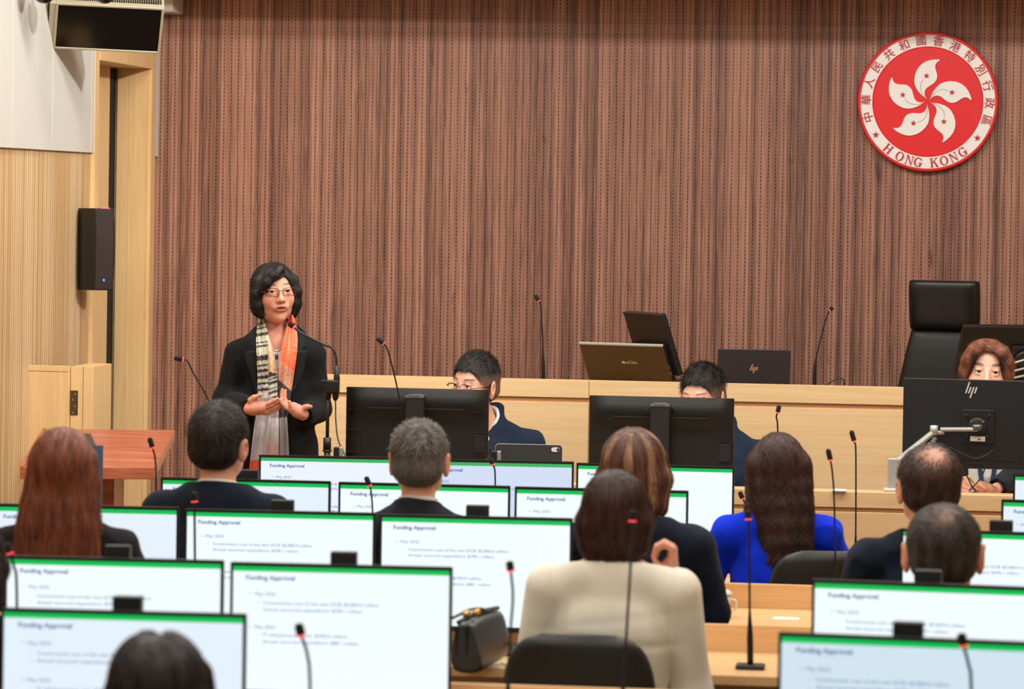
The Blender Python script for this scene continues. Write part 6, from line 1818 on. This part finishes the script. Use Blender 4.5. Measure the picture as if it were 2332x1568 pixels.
# front surface of the torso (no arms) to lay scarf and lapels on
Tq = Field(axis((-.2, .2, .006)), axis((-.02, .26, .006)), axis((.6, 1.42, .006))); torsoW(Tq, .008, .04); Tq.ell((0, 0, WZ(925)), (.168, .110, .17), .04); Tq.ell((0, 0, .80), (.178, .127, .2), .05); Tq.cone(c7 + (0, 0, -.03), c7 + (0, .0, .09), .066, .060, .03)
def front(x, z):
    ys = np.linspace(.25, -.02, 90); P = np.array([(x, y, z) for y in ys]); v = Tq.sample(P)
    i = np.argmax(v < 0) if (v < 0).any() else -1
    return ys[i] if i >= 0 else .03
_gx = np.linspace(-.2, .2, 60); _gz = np.linspace(.62, 1.40, 110)
_FG = np.array([[front(x, z) for z in _gz] for x in _gx])
def FR(x, z):
    u = min(58.999, max(0, (x + .2) / .4 * 59)); v = min(108.999, max(0, (z - .62) / .78 * 109)); i, j = int(u), int(v); u -= i; v -= j
    return (_FG[i, j] * (1 - u) + _FG[i + 1, j] * u) * (1 - v) + (_FG[i, j + 1] * (1 - u) + _FG[i + 1, j + 1] * u) * v
def drape(name, rows, paint, off, folds, nu=56, sub=5):
    R0 = np.array(rows, float); pys = np.linspace(R0[0, 0], R0[-1, 0], int((R0[-1, 0] - R0[0, 0]) / 1.6) + 2)
    l = np.interp(pys, R0[:, 0], R0[:, 1]); r_ = np.interp(pys, R0[:, 0], R0[:, 2]); V = []; C = []; base_prev = None
    for k, py in enumerate(pys):
        for j in range(nu):
            u = j / (nu - 1); px = l[k] + (r_[k] - l[k]) * u
            a = WL(px, py, .1); y = FR(a[0], a[2])
            y = max(y, .085 if py > 800 else 0, .142 * (lambda t: t * t * (3 - 2 * t))(min(1, max(0, (py - 830) / 170))))
            fo = folds(u, py)
            p = WL(px, py, y + off + .018 + fo); V.append(p); C.append(L3(paint(u, px, py)))
    V = np.array(V); n = len(pys)
    back = V - np.array((0, .006, 0))
    Vall = np.concatenate([V, back]); N0 = len(V)
    Q = [(i * nu + j, i * nu + j + 1, (i + 1) * nu + j + 1, (i + 1) * nu + j) for i in range(n - 1) for j in range(nu - 1)]
    Q += [(N0 + a, N0 + d_, N0 + c, N0 + b) for a, b, c, d_ in list(Q)]
    for i in range(n - 1):
        for j in (0, nu - 1): a, b = i * nu + j, (i + 1) * nu + j; Q.append((a, b, b + N0, a + N0))
    return Vall, np.array(Q), np.array(C + C)
strL = [(736, 3), (747, 4), (761, 8), (779, 4), (787, 6), (814, 14), (831, 5), (843, 8), (858, 9), (872, 6), (886, 8)]
strR = [(851, 12), (862, 3), (871, 7), (884, 3), (893, 6), (906, 6)]
def scarfL(u, px, py):
    sl = 5 * (u if px < 611 else (px - 611) / 22)
    if py < 905:
        if px < 611:
            for y0, w in strL:
                if abs(py + sl - y0 - 2) < w / 2 * (1 - .35 * math.sin(px * .3 + y0) ** 2): return (44, 36, 36)
            return (216, 212, 190) if py < 875 or px > 600 else (176, 172, 184)
        if py < 845 + (px - 611) * .3: return (228, 186, 150)
        for y0, w in strR:
            if abs(py + sl * 1.5 - y0 - 3) < w / 2: return (44, 36, 36)
        return (204, 204, 188)
    t = min(1, (py - 905) / 60)
    if py > 1048 - (px - 570) * .1 and px < 600: return (214, 80, 56)
    a = (168, 160, 158); b_ = (184, 172, 170); c = (186, 146, 138)
    if py > 1010 and px > 605: return c
    return b_ if math.sin(px * .35 + py * .02) > .2 else a
def scarfR(u, px, py):
    if py < 818 + (px - 636) * .86: return (248, 122, 78)
    if py < 862 + (px - 633) * .92: return (224, 160, 128)
    if py < 950: return (58, 44, 42)
    if py > 1028 + (px - 632) * .5: return (226, 104, 74)
    return (136, 130, 126)
pl = drape('a', [(716, 592, 597), (727, 589, 603), (745, 585, 607), (775, 583, 616), (800, 584, 624), (850, 586, 631), (900, 586, 632), (940, 582, 635), (1000, 575, 635), (1060, 568, 634), (1130, 564, 633)], scarfL, .019,
           lambda u, py: .008 * math.sin(u * 11 + py * .008) + .005 * math.sin(u * 23 + py * .02) + (.006 if u > .55 else 0))
pr = drape('b', [(716, 662, 667), (727, 656, 672), (745, 652, 676), (775, 645, 678), (800, 639, 677), (830, 635, 673), (870, 633, 667), (900, 633, 662), (950, 633, 654), (1000, 634, 657), (1060, 633, 659), (1130, 632, 660)], scarfR, .012,
           lambda u, py: .007 * math.sin(u * 9 + py * .01 + 1) + .004 * math.sin(u * 20 - py * .015))
# back loop of the scarf round the neck
lp = []
for t in np.linspace(0, PI, 15): lp.append(c7 + (.062 * math.cos(t) + .0, -.066 * math.sin(t) + .012, .03 + .012 * math.sin(t)))
bl = MB().tube([tuple(p) for p in lp], .016, 10, flat=1.5); Vb_ = np.array(bl.v); Qb = np.array([f for f in bl.f if len(f) == 4])
Vs, Qs, Cs = merge([pl, pr, (Vb_, Qb, np.tile(L3((226, 170, 130)), (len(Vb_), 1)))])
M_SILK = m_attr('silk', .38, .5, .3)
to_obj('scarf', Vs, Qs, Cs, M_SILK, woman)
# lapels
for rows in ([(750, 573, 584), (770, 565, 584), (788, 560, 583), (796, 567, 583), (803, 556, 583), (820, 561, 583), (840, 567, 583), (875, 577, 584), (892, 582, 584.5)],
             [(750, 679, 688), (770, 679, 692), (786, 679, 696), (793, 679, 687), (800, 678, 699), (820, 676, 696), (840, 674, 692), (875, 668, 678), (892, 665, 667)]):
    V, Q, C = drape('l', rows, lambda u, px, py: (30, 31, 32), .004, lambda u, py: 0)
    to_obj('lapel', V, Q, C, M_CLOTH, woman)
# pendant and cord
a = WL(630, 810, .1); fy = front(a[0], a[2])
pd = MB().lathe([(0.0005, -.0125)] + [(.0078 * math.sin(t), -.0125 * math.cos(t)) for t in np.linspace(.2, PI - .2, 9)] + [(.0005, .0125)], 16, 0, Matrix.Translation(tuple(WL(630, 811, fy + .006))))
pd = pd.build('pendant', mat('amethyst', (104, 92, 116), .15), woman, smooth=True)
cr_ = []
for x, y in ((616, 786), (620, 793), (625, 798), (630, 800), (635, 799), (640, 795), (645, 788)):
    a = WL(x, y, .1); cr_.append(tuple(WL(x, y, front(a[0], a[2]) + .004)))
MB().tube(bez(cr_, 5), .0013, 6).build('cord', mat('cord_black', (24, 22, 24), .6), pd, smooth=True)
